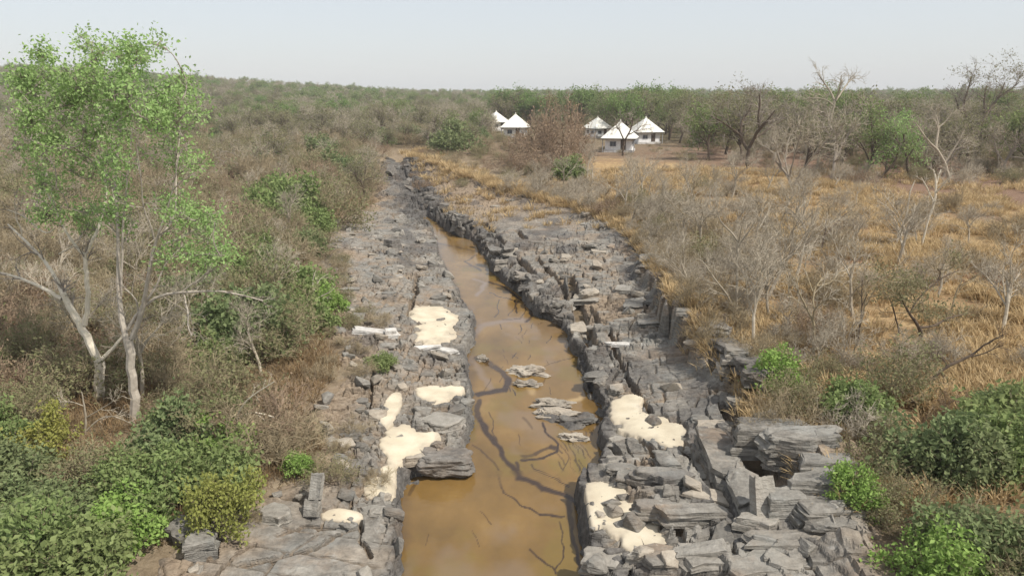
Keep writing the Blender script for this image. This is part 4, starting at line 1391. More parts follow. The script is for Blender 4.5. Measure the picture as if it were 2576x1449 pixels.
# trees of the far right edge of the clearing
FT = dict(z=3.0, cat='tree')
drawn_tree('spreading_tree', 'broad dark-limbed tree with wide grey-olive crown behind the golden clearing', limbs=[
    zz(z3, [(600, 905, 11), (605, 830, 10), (612, 745, 10)]), zz(z3, [(605, 760, 8), (570, 690, 8), (555, 620, 7), (570, 540, 6), (620, 490, 4), (640, 420, 3)]), zz(z3, [(615, 750, 8), (650, 680, 8), (700, 600, 7), (760, 540, 5), (800, 480, 3)]),
    zz(z3, [(560, 660, 6), (500, 610, 5), (430, 560, 4), (350, 520, 3)]), zz(z3, [(690, 600, 6), (680, 520, 5), (700, 430, 4), (690, 360, 3)]), zz(z3, [(650, 690, 5), (740, 620, 4), (840, 560, 3), (900, 520, 2)])],
    foot=z3(600, 905), seed=31, twigs=(7, 6, 4), twig_len=3.0, twig_r=.020, wood=B_DARK, twig=B_GREY, leaf=L_OLIVE, leaf_n=5, leaf_size=.24, leaf_spread=.35,
    clumps=cl(z3, [(400, 450, 110, .8), (500, 380, 120, .9), (620, 340, 120, .9), (740, 380, 120, .8), (850, 460, 110, .7), (450, 540, 100, .6), (640, 460, 120, .6), (780, 500, 100, .6)]), **FT)
drawn_tree('spreading_tree', 'tall dark-trunked tree with high open crown at the right end of the wood', limbs=[
    zz(z3, [(2215, 830, 12), (2225, 740, 11), (2235, 640, 10)]), zz(z3, [(2232, 660, 8), (2190, 570, 7), (2150, 500, 6), (2140, 420, 5), (2180, 330, 4), (2200, 250, 3)]), zz(z3, [(2238, 650, 8), (2280, 560, 7), (2330, 470, 6), (2400, 380, 5), (2440, 280, 3)]),
    zz(z3, [(2170, 520, 5), (2110, 470, 4), (2090, 390, 3)]), zz(z3, [(2300, 500, 5), (2290, 400, 4), (2310, 300, 3)]), zz(z3, [(2400, 380, 4), (2480, 330, 3), (2540, 280, 2)])],
    foot=z3(2215, 830), seed=32, twigs=(7, 6, 4), twig_len=3.0, twig_r=.020, wood=B_DARK, twig=B_GREY, leaf=L_OLIVE, leaf_n=5, leaf_size=.24, leaf_spread=.35,
    clumps=cl(z3, [(2210, 230, 80, .8), (2340, 210, 100, .9), (2440, 190, 110, 1), (2540, 200, 90, 1), (2440, 320, 120, .8), (2310, 330, 100, .6), (2540, 380, 110, .9), (2160, 320, 60, .5), (2440, 450, 110, .6)]), **FT)
drawn_tree('leafy_tree', 'bright green leafy tree on two thin trunks at the edge of the bare earth', limbs=[
    zz(z3, [(1762, 965, 8), (1745, 900, 7), (1745, 840, 6), (1730, 760, 5), (1720, 650, 4)]), zz(z3, [(1570, 940, 6), (1620, 890, 6), (1670, 830, 5), (1680, 740, 4)]), zz(z3, [(1740, 820, 4), (1800, 740, 4), (1850, 640, 3)]), zz(z3, [(1730, 760, 4), (1660, 680, 3), (1620, 600, 2)])],
    foot=z3(1762, 965), seed=33, twigs=(5, 4, 3), twig_len=2.2, twig_r=.016, wood=B_DARK, twig=B_GREY, leaf=L_CANOPY, leaf_n=8, leaf_size=.22, leaf_spread=.3,
    clumps=cl(z3, [(1720, 520, 70, 1), (1660, 590, 80, 1), (1760, 560, 80, 1), (1640, 680, 90, 1), (1730, 660, 90, 1), (1800, 640, 80, .9), (1600, 760, 80, .9), (1700, 760, 90, .9), (1540, 820, 70, .8), (1840, 720, 80, .8), (1780, 770, 80, .7)]), **FT)
drawn_tree('bare_tree', 'large pale forked bare tree leaning at the right of the bright green tree', limbs=[
    zz(z3, [(2045, 1010, 8), (2030, 920, 8), (2015, 860, 8), (1985, 800, 7), (1945, 745, 7)]), zz(z3, [(1948, 750, 6), (1955, 670, 6), (1970, 600, 5), (1960, 540, 3), (1940, 480, 2)]), zz(z3, [(1945, 745, 5), (1890, 690, 4), (1840, 620, 3), (1800, 560, 2)]),
    zz(z3, [(2010, 850, 5), (2060, 780, 4), (2110, 700, 3), (2150, 620, 2)]), zz(z3, [(1968, 600, 4), (2020, 560, 3), (2060, 490, 2)])], foot=z3(2045, 1010), seed=34, twigs=(6, 5, 3), twig_len=2.0, twig_r=.016, wood=B_ASH, twig=B_ASH, **FT)
drawn_tree('bare_tree', 'wide grey bare tree rising from a slanting trunk at the top of the golden slope', limbs=[
    zz(z3, [(945, 1090, 7), (930, 1020, 7), (900, 960, 6), (850, 890, 6), (810, 840, 5)]), zz(z3, [(850, 890, 5), (830, 800, 4), (790, 720, 3)]), zz(z3, [(905, 960, 4), (930, 840, 4), (960, 740, 3), (990, 620, 2)]),
    zz(z3, [(930, 1020, 4), (1000, 900, 4), (1080, 800, 4), (1170, 700, 3), (1240, 600, 2)]), zz(z3, [(900, 950, 4), (870, 820, 3), (900, 680, 2)])], foot=z3(945, 1090), seed=35, twigs=(7, 6, 4), twig_len=2.6, twig_r=.016, wood=B_GREY, twig=B_ASH, **FT)
drawn_tree('bare_tree', 'tall bare tree whose pale top fingers stand above the wood', limbs=[
    zz(z3, [(1100, 900, 7), (1130, 760, 7), (1180, 640, 6), (1200, 520, 6), (1230, 420, 5)]), zz(z3, [(1230, 420, 5), (1200, 340, 4), (1140, 270, 3), (1120, 230, 2)]), zz(z3, [(1235, 410, 5), (1290, 330, 4), (1330, 270, 3), (1350, 235, 2)]), zz(z3, [(1240, 400, 4), (1270, 300, 3), (1275, 230, 2)]), zz(z3, [(1215, 440, 4), (1170, 400, 3), (1100, 390, 2)])],
    foot=z3(1100, 900), seed=36, twigs=(6, 5, 3), twig_len=2.4, twig_r=.02, wood=B_ASH, twig=B_ASH, **FT)
drawn_tree('dark_tree', 'dark forked tree directly in front of the nearest hut wall', limbs=[
    [(1566, 392, 5), (1568, 372, 5), (1571, 354, 5)], [(1571, 356, 4), (1565, 342, 3), (1560, 330, 3), (1550, 318, 2)], [(1572, 352, 4), (1582, 336, 4), (1590, 318, 3), (1592, 296, 2)], [(1582, 338, 3), (1600, 330, 2), (1612, 318, 2)]],
    foot=(1566, 392), seed=37, twigs=(6, 5, 4), twig_len=2.6, twig_r=.022, wood=B_DARK, twig=B_GREY, **FT)
# dead branches lying on the left bank
drawn_tree('dead_branch', 'curved pale dead branch lying over the green bushes of the left bank', limbs=[
    [(535, 1100, 10), (560, 1080, 9), (590, 1058, 8), (600, 1044, 6), (640, 1036, 5), (690, 1050, 3)], [(595, 1050, 5), (615, 1010, 4), (650, 985, 3), (690, 960, 2)], [(640, 1036, 3), (672, 1062, 2), (678, 1085, 1.5)]],
    foot=(535, 1125), seed=38, twigs=(4, 3, 2), twig_len=.5, wood=B_PALE, twig=B_ASH, cat='branch', z=1.4)
drawn_tree('bare_sapling', 'pale arched sapling in front of the pale forked tree', limbs=[
    [(212, 1090, 6), (218, 1060, 5), (212, 1020, 4), (205, 985, 2)], [(216, 1085, 4), (250, 1052, 4), (278, 1044, 3), (310, 1055, 2), (345, 1075, 1.5)], [(212, 1022, 3), (180, 1010, 2), (150, 1012, 1.5)], [(218, 1050, 3), (260, 1025, 2), (310, 995, 1.5)]],
    foot=(214, 1092), seed=39, twigs=(5, 4, 2), twig_len=.6, wood=B_ASH, twig=B_ASH, cat='sapling', z=1.6)
drawn_tree('bare_sapling', 'pale leafless stem sprouting from the green bush beside the left rocks', limbs=[
    [(751, 797, 4), (775, 768, 4), (790, 740, 3), (785, 700, 2), (795, 680, 1.5)], [(778, 765, 3), (805, 745, 2.5), (835, 735, 2), (845, 718, 1.5)], [(790, 730, 2), (805, 700, 1.5), (825, 690, 1)]],
    foot=(751, 800), seed=40, twigs=(4, 3, 2), twig_len=.6, wood=B_PALE, twig=B_ASH, cat='sapling', z=1.6)

# ------------------------------------------------------------------ loose and jointed stones
def slab_mesh(name, seed, mat, layers=3, sides=6, rough=.12):
    """a layered block about 1 x 1 x 1: stacked plates of one irregular outline"""
    rg = random.Random(seed)
    V, F = [], []
    if sides == 4:
        base = [(-.5, -.5), (.5, -.5), (.5, .5), (-.5, .5)]
    else:
        base = [(.55 * math.cos(2 * math.pi * (k + rg.uniform(-.3, .3)) / sides), .55 * math.sin(2 * math.pi * (k + rg.uniform(-.3, .3)) / sides)) for k in range(sides)]
    base = [(x + rg.uniform(-.16, .16), y + rg.uniform(-.16, .16)) for x, y in base]
    pts = []
    for k in range(len(base)):       # break the edges
        a, b = base[k], base[(k + 1) % len(base)]
        for q in (0, .3, .62):
            j = .03 if q == 0 else .07
            pts.append((a[0] + (b[0] - a[0]) * q + rg.uniform(-j, j), a[1] + (b[1] - a[1]) * q + rg.uniform(-j, j)))
    z = -.5
    hs = [rg.uniform(.6, 1.4) for _ in range(layers)]
    tot = sum(hs)
    for li, hh in enumerate(hs):
        hh = hh / tot
        s = rg.uniform(.84, 1.02) if li else 1.04
        ox, oy = rg.uniform(-.07, .07), rg.uniform(-.07, .07)
        n, m = len(V), len(pts)
        for zz_, sc_ in ((z, 1.0), (z + hh * .8, 1.0), (z + hh, .93)):
            for (x, y) in pts:
                V.append((x * s * sc_ + ox + rg.uniform(-.03, .03), y * s * sc_ + oy + rg.uniform(-.03, .03), zz_ + rg.uniform(-rough, rough) * (.3 if zz_ > z else 0)))
        for lv in range(2):
            for k in range(m):
                a, b = n + lv * m + k, n + lv * m + (k + 1) % m
                F.append((a, b, b + m, a + m))
        F.append(tuple(n + 2 * m + k for k in range(m)))
        z += hh
    me = bpy.data.meshes.new(name)
    me.from_pydata(V, [], F)
    me.materials.append(mat)
    me.update()
    return me


def boulder_mesh(name, seed, mat):
    import bmesh
    rg = random.Random(seed)
    bm = bmesh.new()
    for _ in range(16):
        d = Vector((rg.gauss(0, 1), rg.gauss(0, 1), rg.gauss(0, 1))).normalized()
        d = Vector([max(-.78, min(.78, c * 1.25)) for c in d])
        bm.verts.new(d * rg.uniform(.52, .62))
    r = bmesh.ops.convex_hull(bm, input=bm.verts)
    bmesh.ops.delete(bm, geom=list({g for g in r['geom_interior'] + r['geom_unused'] if isinstance(g, bmesh.types.BMVert)}), context='VERTS')
    bmesh.ops.bevel(bm, geom=list(bm.edges), offset=.035, segments=1, affect='EDGES')
    me = bpy.data.meshes.new(name)
    bm.to_mesh(me)
    bm.free()
    me.materials.append(mat)
    return me


def lump_mesh(name, seed, mat, sub=4, amp=.16, clamp=.43):
    import bmesh
    from mathutils import noise as mn
    bm = bmesh.new()
    bmesh.ops.create_icosphere(bm, subdivisions=sub, radius=.5)
    o = Vector((seed * 3.7, 0, 0))
    for v in bm.verts:
        p = v.co.copy()
        p = Vector([max(-clamp, min(clamp, c * 1.12)) for c in p])
        n = mn.fractal(p * 2.2 + o, 1, 2, 4) * amp + mn.fractal(Vector((p.x * 2, p.y * 7, p.z * 9)) + o, 1, 2, 3) * amp * .45
        v.co = p * (1 + n)
    me = bpy.data.meshes.new(name)
    bm.to_mesh(me)
    bm.free()
    me.materials.append(mat)
    return me


SLABS = [slab_mesh('rock_slab', 10 + i, [M_SLAB, M_ROCK, M_SLAB, M_ROCK][i % 4], layers=2 + i % 3, sides=[4, 5, 4, 6][i % 4]) for i in range(12)]
WARMS = [slab_mesh('rock_slab', 40 + i, M_WARM, layers=2 + i % 2, sides=4 + i % 3) for i in range(3)]
LUMPS = [lump_mesh('rock_slab', 90 + i, [M_SLAB, M_ROCK][i % 2], 3, .28) for i in range(7)]
BOULD = [boulder_mesh('loose_rock', 60 + i, [M_SLAB, M_ROCK, M_WARM][i % 3]) for i in range(9)]


def rz(x, y):
    return float(rock_z(np.array([x]), np.array([y]))[0])


def rock_at(name, u, v, size, yaw, label, mat=None, seed=1, tilt=(0, 0), lift=.0, layers=3, sides=4, me=None, z=1.0, cat='rock'):
    x, y, _ = gp(u, v, z)
    me = me or slab_mesh(name, seed, mat, layers, sides)
    zz_ = rz(x, y)
    return link(name, me, loc=(x, y, zz_ + size[2] * .5 * (1 if tilt == (0, 0) else .8) - .12 + lift), rot=(math.radians(tilt[0]), math.radians(tilt[1]), math.radians(yaw)), scale=size, label=label, category=cat)


rock_at('leaning_slab', 1925, 1318, (.55, .30, 1.75), 8, 'pale narrow slab leaning against the dark cleft wall of the right rocks', M_SLAB, 3, (-28, 6), .1, 2, 4)
rock_at('rock_block', 1975, 1298, (1.05, .62, .62), 4, 'squared grey block at the foot of the layered right ledges', M_SLAB, 4, layers=2)
rock_at('rock_block', 1893, 1305, (.85, .55, .42), 25, 'small wedge block left of the leaning pale slab', M_SLAB, 5, (5, -12), layers=2, sides=5)
rock_at('rock_block', 1905, 1335, (1.1, .62, .36), -12, 'flat pale-topped block below the leaning slab', M_SLAB, 6, (-6, 4), layers=2, sides=5)
rock_at('rock_block', 1782, 1216, (1.15, .85, .46), 24, 'buff squared block with flat top beside the stepped ridge', M_WARM, 7, (4, 3), layers=2)
rock_at('rock_block', 1818, 1252, (1.75, .75, .40), -18, 'long buff slab with broken front edge under the stepped ridge', M_WARM, 8, (3, 5), layers=3)
rock_at('rock_block', 1690, 1228, (1.2, .55, .42), 6, 'dark rounded block over the hollow behind the right sand shelf', M_DARK, 9, layers=3, sides=6)
rock_at('rock_block', 1640, 1215, (1.5, .7, .44), -4, 'wide dark block overhanging the right sand shelf', M_DARK, 10, layers=3, sides=5)
rock_at('rock_block', 1740, 1310, (1.7, .60, .40), 3, 'long layered grey block with a dark notch right of the sand shelf', M_ROCK, 11, layers=4)
rock_at('rock_block', 1660, 1300, (1.2, .5, .36), 3, 'low grey block lying against the middle of the right sand shelf', M_DARK, 12, layers=3)
rock_at('dark_block', 1118, 1150, (2.0, 1.6, .85), 6, 'dark wrinkled rock block between the left sand flat and the water', M_DARK, 13, (-9, 2), -.36, me=lump_mesh('dark_block', 13, M_DARK, 5, .2))
rock_at('rock_block', 1110, 1060, (1.9, 1.3, .42), -6, 'smooth blue-grey rock table above the dark wrinkled block', M_SLAB, 14, (0, 3), .02, 3, 5)
rock_at('quartz_slab', 926, 838, (2.1, .50, .22), -3, 'white quartz slab pointing left across the left rocks', M_QUARTZ, 15, (2, 5), .10, 2, 4)
rock_at('quartz_block', 985, 852, (.55, .45, .42), 10, 'small white quartz block right of the long white slab', M_QUARTZ, 16, layers=2, lift=.12)
rock_at('quartz_slab', 1064, 876, (1.25, .45, .24), 8, 'pale quartz slab under the upstream sandy pool', M_QUARTZ, 17, (4, -4), .10, 2, 5)
rock_at('quartz_slab', 1122, 880, (1.15, .5, .24), -16, 'buff quartz slab slanting towards the water edge', M_QUARTZ, 18, (2, 4), .10, 2, 5)
rock_at('quartz_slab', 1590, 872, (2.4, .36, .16), 2, 'long white quartz band crossing the smooth right slab', M_QUARTZ, 19, (0, 2), .12, 1, 4)
rock_at('quartz_block', 1490, 876, (.9, .45, .26), -6, 'short white quartz block near the right water edge', M_QUARTZ, 20, layers=2, lift=.1)
rock_at('boulder', 505, 1378, (.95, .78, .60), 20, 'pale squared boulder ringed by dark gaps below the green bushes', M_SLAB, 21, (4, 8), .0, 2, 5)
rock_at('boulder', 462, 1345, (.75, .6, .5), 60, 'broken grey boulder just left of the pale squared boulder', M_ROCK, 22, (10, -12), .05, 2, 5)
rock_at('boulder', 690, 1300, (1.1, .8, .35), -10, 'rounded flat boulder at the left end of the smooth slab', M_SLAB, 23, layers=2, sides=6)
rock_at('leaning_slab', 795, 1285, (.45, .22, 1.15), -14, 'thin grey slab standing tilted behind the sand smear', M_SLAB, 24, (-34, -8), .12, 2, 4)
rock_at('stepping_stone', 1153, 1190, (1.1, .5, .3), -4, 'low wet rock shelf at the corner where the pool widens', M_DARK, 25, layers=2, sides=6)
rock_at('stepping_stone', 1045, 1200, (.75, .4, .3), 4, 'rounded sandy stone at the tip of the left sand flat', M_WARM, 26, layers=2, sides=6)
rock_at('dark_boulder', 985, 620, (1.3, 1.0, .7), 20, 'dark rounded boulder in the pale upstream rubble left of the water', M_DARK, 27, layers=2, sides=6)  # boulder in the dark rock material
rock_at('pale_stone', 1480, 742, (1.2, .7, .6), 30, 'knobbly pale rock among dark ribs right of the upstream water', M_WARM, 28, me=lump_mesh('pale_stone', 28, M_WARM, 3, .3), lift=-.05)
# high layered ledges right of the cleft
for (u, v, sx, sy, sz_, yaw, lift, sd) in ((1950, 1130, 2.0, .9, .9, -6, .25, 31), (2030, 1150, 2.0, .8, .8, -4, .2, 32), (1985, 1175, 1.9, .75, 1.0, -6, .25, 33), (2075, 1195, 1.6, .8, .7, -2, .15, 34), (1990, 1225, 1.4, .75, 1.0, -8, .15, 35),
                                         (2075, 1245, 1.9, .85, .8, 2, .15, 36), (2085, 1290, 1.9, .8, .7, -3, .1, 37), (1835, 1060, 1.5, .9, .6, 62, .1, 38), (1860, 1090, 1.6, .7, .6, 70, .1, 39), (1795, 1075, 1.6, .9, .5, 70, .1, 40),
                                         (1815, 1165, 3.0, 1.1, .9, 84, .1, 41), (1860, 1250, 2.3, .9, .8, 86, .0, 42), (2010, 1375, 2.2, .9, .5, -4, 0, 43), (1830, 1380, 2.4, .9, .45, 3, 0, 44), (1660, 1430, 1.7, .9, .5, -16, .05, 45), (1770, 1420, 1.3, .8, .5, 2, .0, 46), (1930, 1430, 1.5, .8, .5, 6, .0, 47)):
    x, y, _ = gp(u, v, 1.4)
    link('rock_slab', slab_mesh('rock_slab', sd, M_ROCK if sd % 2 else M_SLAB, 6, 5 if sd % 3 == 0 else 4, .2), BEDROCK, loc=(x, y, rz(x, y) + lift * .5 - .2), rot=(random.uniform(-.06, .06), random.uniform(-.06, .06), math.radians(yaw)), scale=(sx, sy, sz_))

for k, (u, v, sx, sy, sz_, lab) in enumerate(((1330, 936, 1.15, .62, .34, 'upper pale islet stone in the middle of the muddy stream'), (1328, 966, .80, .40, .26, 'lower pale islet stone in the middle of the muddy stream'),
                                             (1392, 1017, 1.1, .5, .30, 'long buff reef stone nearest mid-stream by the right bank'), (1375, 1042, .55, .4, .26, 'small stone at the left tip of the reef in the stream'), (1412, 1046, 1.3, .5, .28, 'broad middle stone of the reef in the stream'),
                                             (1452, 1062, .9, .45, .26, 'dark reef stone touching the right water edge'), (1446, 1101, .75, .34, .22, 'small pale stone standing below the reef'), (1215, 905, .36, .28, .24, 'tiny pale stone in the water close to the left ledge'))):
    x, y = at_z(u, v, .05)
    link('islet_rock', lump_mesh('islet_rock', 200 + k, M_DARK if k == 5 else M_WARM, 4, .75, 9), loc=(x, y, .02), rot=(0, 0, random.uniform(-.3, .3)), scale=(sx * 1.15, sy * 1.3, sz_ * 1.3), label=lab, category='rock', group='islet stones in the stream')

# slabs jutting from the rim over the shaded hollow
for k, (u, v, yaw, sx, sy) in enumerate(((1772, 838, 60, 1.9, 1.1), (1795, 862, 65, 2.0, 1.2), (1815, 890, 72, 1.9, 1.2), (1836, 920, 70, 1.8, 1.1), (1856, 950, 66, 1.7, 1.0), (1872, 985, 70, 1.6, 1.0))):
    x, y, _ = gp(u, v, 1.5)
    link('rock_slab', slab_mesh('rock_slab', 150 + k, M_ROCK if k % 2 else M_DARK, 4, 5, .25), BEDROCK, loc=(x + .25, y, 2.25 + .1 * (k % 2)), rot=(random.uniform(-.08, .08), .10, math.radians(yaw)), scale=(sx, sy, .55))

# slabs that belong to the bedrock
rg = random.Random(3)
cand, keep = [], []
while len(keep) < 165:
    y = 14.5 + 62 * rg.random() ** 1.7
    xl, xr = (float(q) for q in edges(np.array(y)))
    right = rg.random() < .62
    x = rg.uniform(xr + .3, float(lat(BR, y)) - .2) if right else rg.uniform(float(lat(BL, y)) + .8, xl - .3)
    if any(abs(x - a) < .5 + y * .004 and abs(y - b) < .45 + y * .006 for a, b, *_ in keep):
        continue
    X, Y = np.array([x]), np.array([y])
    if smooth_mask(X, Y)[0] > .35 or any(sand_f(L, X, Y, k)[0] > -.25 for k, (_n, L, _z) in enumerate(SAND_W)):
        continue
    keep.append((x, y, right))
kx, ky = np.array([k[0] for k in keep]), np.array([k[1] for k in keep])
kz = rock_z(kx, ky)
for (x, y, right), z in zip(keep, kz):
    f = (1 + y / 90)
    sx, sy, sz_ = rg.uniform(.4, 1.15) * f, rg.uniform(.35, .8) * f, rg.uniform(.16, .42)
    if not right:
        sx, sy = sx * .7, sy * .75
    yaw = math.radians(rg.choice([-8, -8, 82]) + rg.uniform(-14, 14) + (0 if right else rg.uniform(-30, 30)))
    me_ = rg.choice(LUMPS) if rg.random() < (.42 if right else .65) else rg.choice(SLABS) if rg.random() > .15 else rg.choice(WARMS)
    link('rock_slab', me_, BEDROCK, loc=(x, y, z + sz_ * .5 - sz_ * rg.uniform(.45, .85)), rot=(rg.uniform(-.10, .10), rg.uniform(-.16, .04), yaw), scale=(sx, sy, sz_))

# loose stones lying about
pts = []
while len(pts) < 210:
    y = 15 + 48 * rg.random() ** 1.6
    xl, xr = (float(q) for q in edges(np.array(y)))
    x = rg.uniform(float(lat(BL, y)) + .2, xl - .15) if rg.random() < .62 else rg.uniform(xr + .2, float(lat(BR, y)))
    X, Y = np.array([x]), np.array([y])
    if smooth_mask(X, Y)[0] > .5 and rg.random() < .8:
        continue
    if any(sand_f(L, X, Y, k)[0] > .0 for k, (_n, L, _z) in enumerate(SAND_W)) and rg.random() < .75:
        continue
    pts.append((x, y))
for u, v in ((1535, 1268), (1512, 1300), (1500, 1325), (1570, 1250), (1548, 1290), (1490, 1335), (1010, 1162), (1640, 1062), (1655, 1040)):
    pts.append(gp(u, v, .9)[:2])
pts = sort_by_mark(pts)
kz = rock_z(np.array([p[0] for p in pts]), np.array([p[1] for p in pts]))
for (x, y), z in zip(pts, kz):
    s = rg.uniform(.16, .5) * (1 + y / 80)
    lab, uniq = where('loose stone', x, y)
    link('loose_rock', rg.choice(BOULD), loc=(x, y, z + s * .12), rot=(rg.uniform(-.3, .3), rg.uniform(-.3, .3), rg.uniform(0, 6.28)), scale=(s * rg.uniform(.9, 1.6), s, s * rg.uniform(.5, .8)), label=lab, category='rock', group='loose stones on the rock banks')

# ------------------------------------------------------------------ plants read off the picture
named = [   # kind, u, v (foot), scale, height factor, label
    ('lime', 1948, 985, 1.0, 1.1, 'round yellow-green bush alone on the rim of the right rocks'),
    ('green', 2150, 1062, .85, 1.1, 'fresh green bush left of the dark mass on the right rim'),
    ('olive', 2255, 1010, 1.15, 1.2, 'tall dull olive bush below the green-crowned twisted tree'),
    ('deep', 2330, 1200, 1.15, 1.0, 'big dark green bush shading a patch of red soil'),
    ('olive', 2250, 1150, .8, 1.0, 'olive bush on the left flank of the big shading bush'),
    ('deep', 2420, 1200, 1.05, 1.0, 'dark green bush between the big shading bush and the picture edge'),
    ('green', 2500, 1190, 1.0, 1.0, 'lighter green bush at the edge right of the dark rim bushes'),
    ('green', 2550, 1130, 1.2, 1.0, 'green bush farthest along the rim at the picture edge'),
    ('lime', 2140, 1270, .7, 1.1, 'small bright tuft-like bush at the top of the layered ledges'),
    ('lime', 2345, 1450, .95, 1.0, 'bright green bush in the bottom right corner'),
    ('deep', 2440, 1400, .95, 1.0, 'dull green bush behind the bright corner bush'),
    ('olive', 2280, 1300, .8, .9, 'low olive bush above the bright corner bush'),
    ('olive', 2500, 1449, .95, 1.0, 'olive bush filling the corner beyond the bright one'),
    ('olive', 2200, 1300, .6, .9, 'small olive tuft beside the path edge above the ledges'),
    ('yellow', 548, 1345, .74, 1.4, 'upright yellow-leaved bush above the smooth slab'),
    ('lime', 310, 1370, 1.0, .95, 'bright green bush among darker ones near the bottom left'),
    ('yellow', 112, 1150, .85, 1.1, 'yellow-green topped bush at the upper left of the green mass'),
    ('lime', 757, 1190, .55, 1.0, 'small bright green bush on the bare bank right of the green mass'),
    ('green', 650, 735, 1.3, .95, 'bright green bush spilling to the left rocks by the pale bare stem'),
    ('green', 735, 765, 1.3, 1.0, 'large green bush at the edge of the upstream left rocks'),
    ('lime', 815, 785, .95, .9, 'vivid green low bush touching the left rocks'),
    ('green', 770, 835, 1.0, .9, 'leafy green bush under the vivid low bush'),
    ('green', 700, 540, 2.0, .9, 'tall green bush highest on the left bank'),
    ('deep', 640, 450, 2.0, .9, 'dark bush beyond the tall green bank bush'),
    ('olive', 830, 565, 2.3, .9, 'broad olive bush overhanging the far left rocks'),
    ('deep', 615, 880, 1.6, .9, 'dark shaded bush under the bare pale bough'),
    ('olive', 690, 900, 1.4, .8, 'olive bush right of the shaded one under the bough'),
    ('green', 1432, 448, 1.7, .85, 'bluish green bush at the foot of the brown thicket'),
    ('deep', 1150, 388, 3.0, 1.0, 'dark green bush on the far side of the rock gully'),
    ('deep', 1120, 365, 2.2, 1.1, 'darker bush behind the gully bush'),
    ('rust', 1520, 540, 1.6, .8, 'withered brown bush on the upper right flat rocks'),
]
for kd, u, v, s, sz_, lab in named:
    x, y, z = gp(u, v)
    K[kd].place(x, y, s * (1.08 if u < 900 and v < 950 else 1), lab, sz=sz_ * (1.15 if u < 900 and v < 950 else 1))
for k, (u, v, s, h_, lab) in enumerate(((1340, 415, 3.4, 1.25, 'left-hand tall rusty shrub of the brown thicket before the huts'), (1396, 412, 3.7, 1.75, 'tallest rusty shrub in the middle of the brown thicket before the huts'),
                                        (1428, 416, 2.8, 1.4, 'right-hand tall rusty shrub of the brown thicket before the huts'), (1372, 440, 2.6, .9, 'low rusty shrub in front of the middle of the brown thicket'),
                                        (1300, 430, 2.6, .8, 'lowest rusty shrub at the left foot of the brown thicket'), (1412, 398, 3.2, 1.6, 'rearmost rusty shrub of the brown thicket, nearest the huts'))):
    x, y, z = gp(u, v, 3)
    K['rust'].place(x, y, s, lab, 'rusty shrubs of the thicket before the huts', sz=h_)
NAMED = [gp(u, v)[:2] + (1.0 * s,) for kd, u, v, s, sz_, lab in named]
for u, v, s, nm, lab in ((712, 356, 2.6, 'pale_stone', 'long pale stone lying in a gap of the far left scrub'), (1288, 363, 1.0, 'white_stone', 'small white stone below the clear white hut')):
    x, y, z = gp(u, v, 2.5)
    NAMED.append((x, y, 5.0))
    NAMED.append((x + .03 * y * (1 if x > 0 else .8), y - 5, 4.0))
    link(nm, lump_mesh(nm, int(u), M_QUARTZ, 3, .3), loc=(x, y, z + .15 * s), scale=(s * 1.6, s * .7, s * .4), label=lab, category='stone')
# dark jagged rocks along the upstream gully
rg = random.Random(12)
DARKS = [slab_mesh('rock_slab', 80 + i, M_DARK, 3, 5 + i % 2, .3) for i in range(5)]
for k in range(102):
    q = rg.random()
    u, v = [(985, 425), (1005, 450), (1040, 480), (1090, 520), (1150, 560), (1200, 600), (1250, 650), (1310, 710), (1360, 770)][int(q * 8.99)]
    u, v = u + rg.uniform(-60, 40), v + rg.uniform(-16, 16)
    x, y = at_z(u, v, .9)
    e = [float(t_) for t_ in edges(np.array(y))]
    if e[0] - .1 < x < e[1] + .05 and y < 70:
        x = e[1] + rg.uniform(.2, .7)
    s = rg.uniform(.35, .85) * (.5 + y / 75)
    link('rock_slab', rg.choice(DARKS), BEDROCK, loc=(x, y, rz(x, y) + .1 * s), rot=(rg.uniform(-.5, .5), rg.uniform(-.5, .5), rg.uniform(0, 6.28)), scale=(s * 1.3, s * .8, s * rg.uniform(.5, .9)))

# ------------------------------------------------------------------ plants that fill the banks
RGP = np.random.default_rng(77)


def sample(n, yr, xf, ok, dmin, power=1.0):
    """n tries of points with y in yr, x in xf(y), accepted by ok(x, y) and spaced dmin(y)"""
    out, cells = [], {}
    for _ in range(n):
        y = yr[0] + (yr[1] - yr[0]) * RGP.random() ** power
        a, b = xf(y)
        x = RGP.uniform(a, b)
        d = dmin(y)
        if RGP.random() > ok(x, y):
            continue
        c = (int(x // 2), int(y // 2))
        r = int(d // 2) + 1
        if any((x - p) ** 2 + (y - q) ** 2 < d * d for i in range(-r, r + 1) for j in range(-r, r + 1) for p, q in cells.get((c[0] + i, c[1] + j), ())):
            continue
        cells.setdefault(c, []).append((x, y))
        out.append((x, y))
    return out


def fr(y):
    return .72 * (y + 3)


GROUPS = {'dry': 'brown twiggy shrubs of the thicket', 'rust': 'rusty shrubs of the thicket', 'olive': 'olive shrubs of the banks', 'green': 'green bushes of the banks', 'deep': 'dark green bushes of the banks', 'lime': 'bright green bushes of the banks',
          'bare': 'bare trees of the slopes', 'sapling': 'bare saplings of the slopes', 'ash': 'grey leafless shrubs of the right bank', 'bush_tree': 'olive trees of the wood', 'green_tree': 'green trees of the wood', 'grey_tree': 'grey trees of the wood', 'fresh_tree': 'fresh green trees behind the huts', 'yellow': 'yellow-leaved bushes'}
NOUN = {'dry': 'brown twiggy shrub', 'rust': 'rusty-leaved shrub', 'olive': 'olive-leaved shrub', 'green': 'green leafy bush', 'deep': 'dark green bush', 'lime': 'bright green bush', 'bare': 'bare pale-twigged tree', 'sapling': 'thin bare sapling', 'ash': 'grey leafless shrub',
        'bush_tree': 'olive-crowned tree', 'green_tree': 'green-crowned tree', 'grey_tree': 'grey sparse-crowned tree', 'fresh_tree': 'bright green leafy tree', 'yellow': 'yellow-leaved bush'}
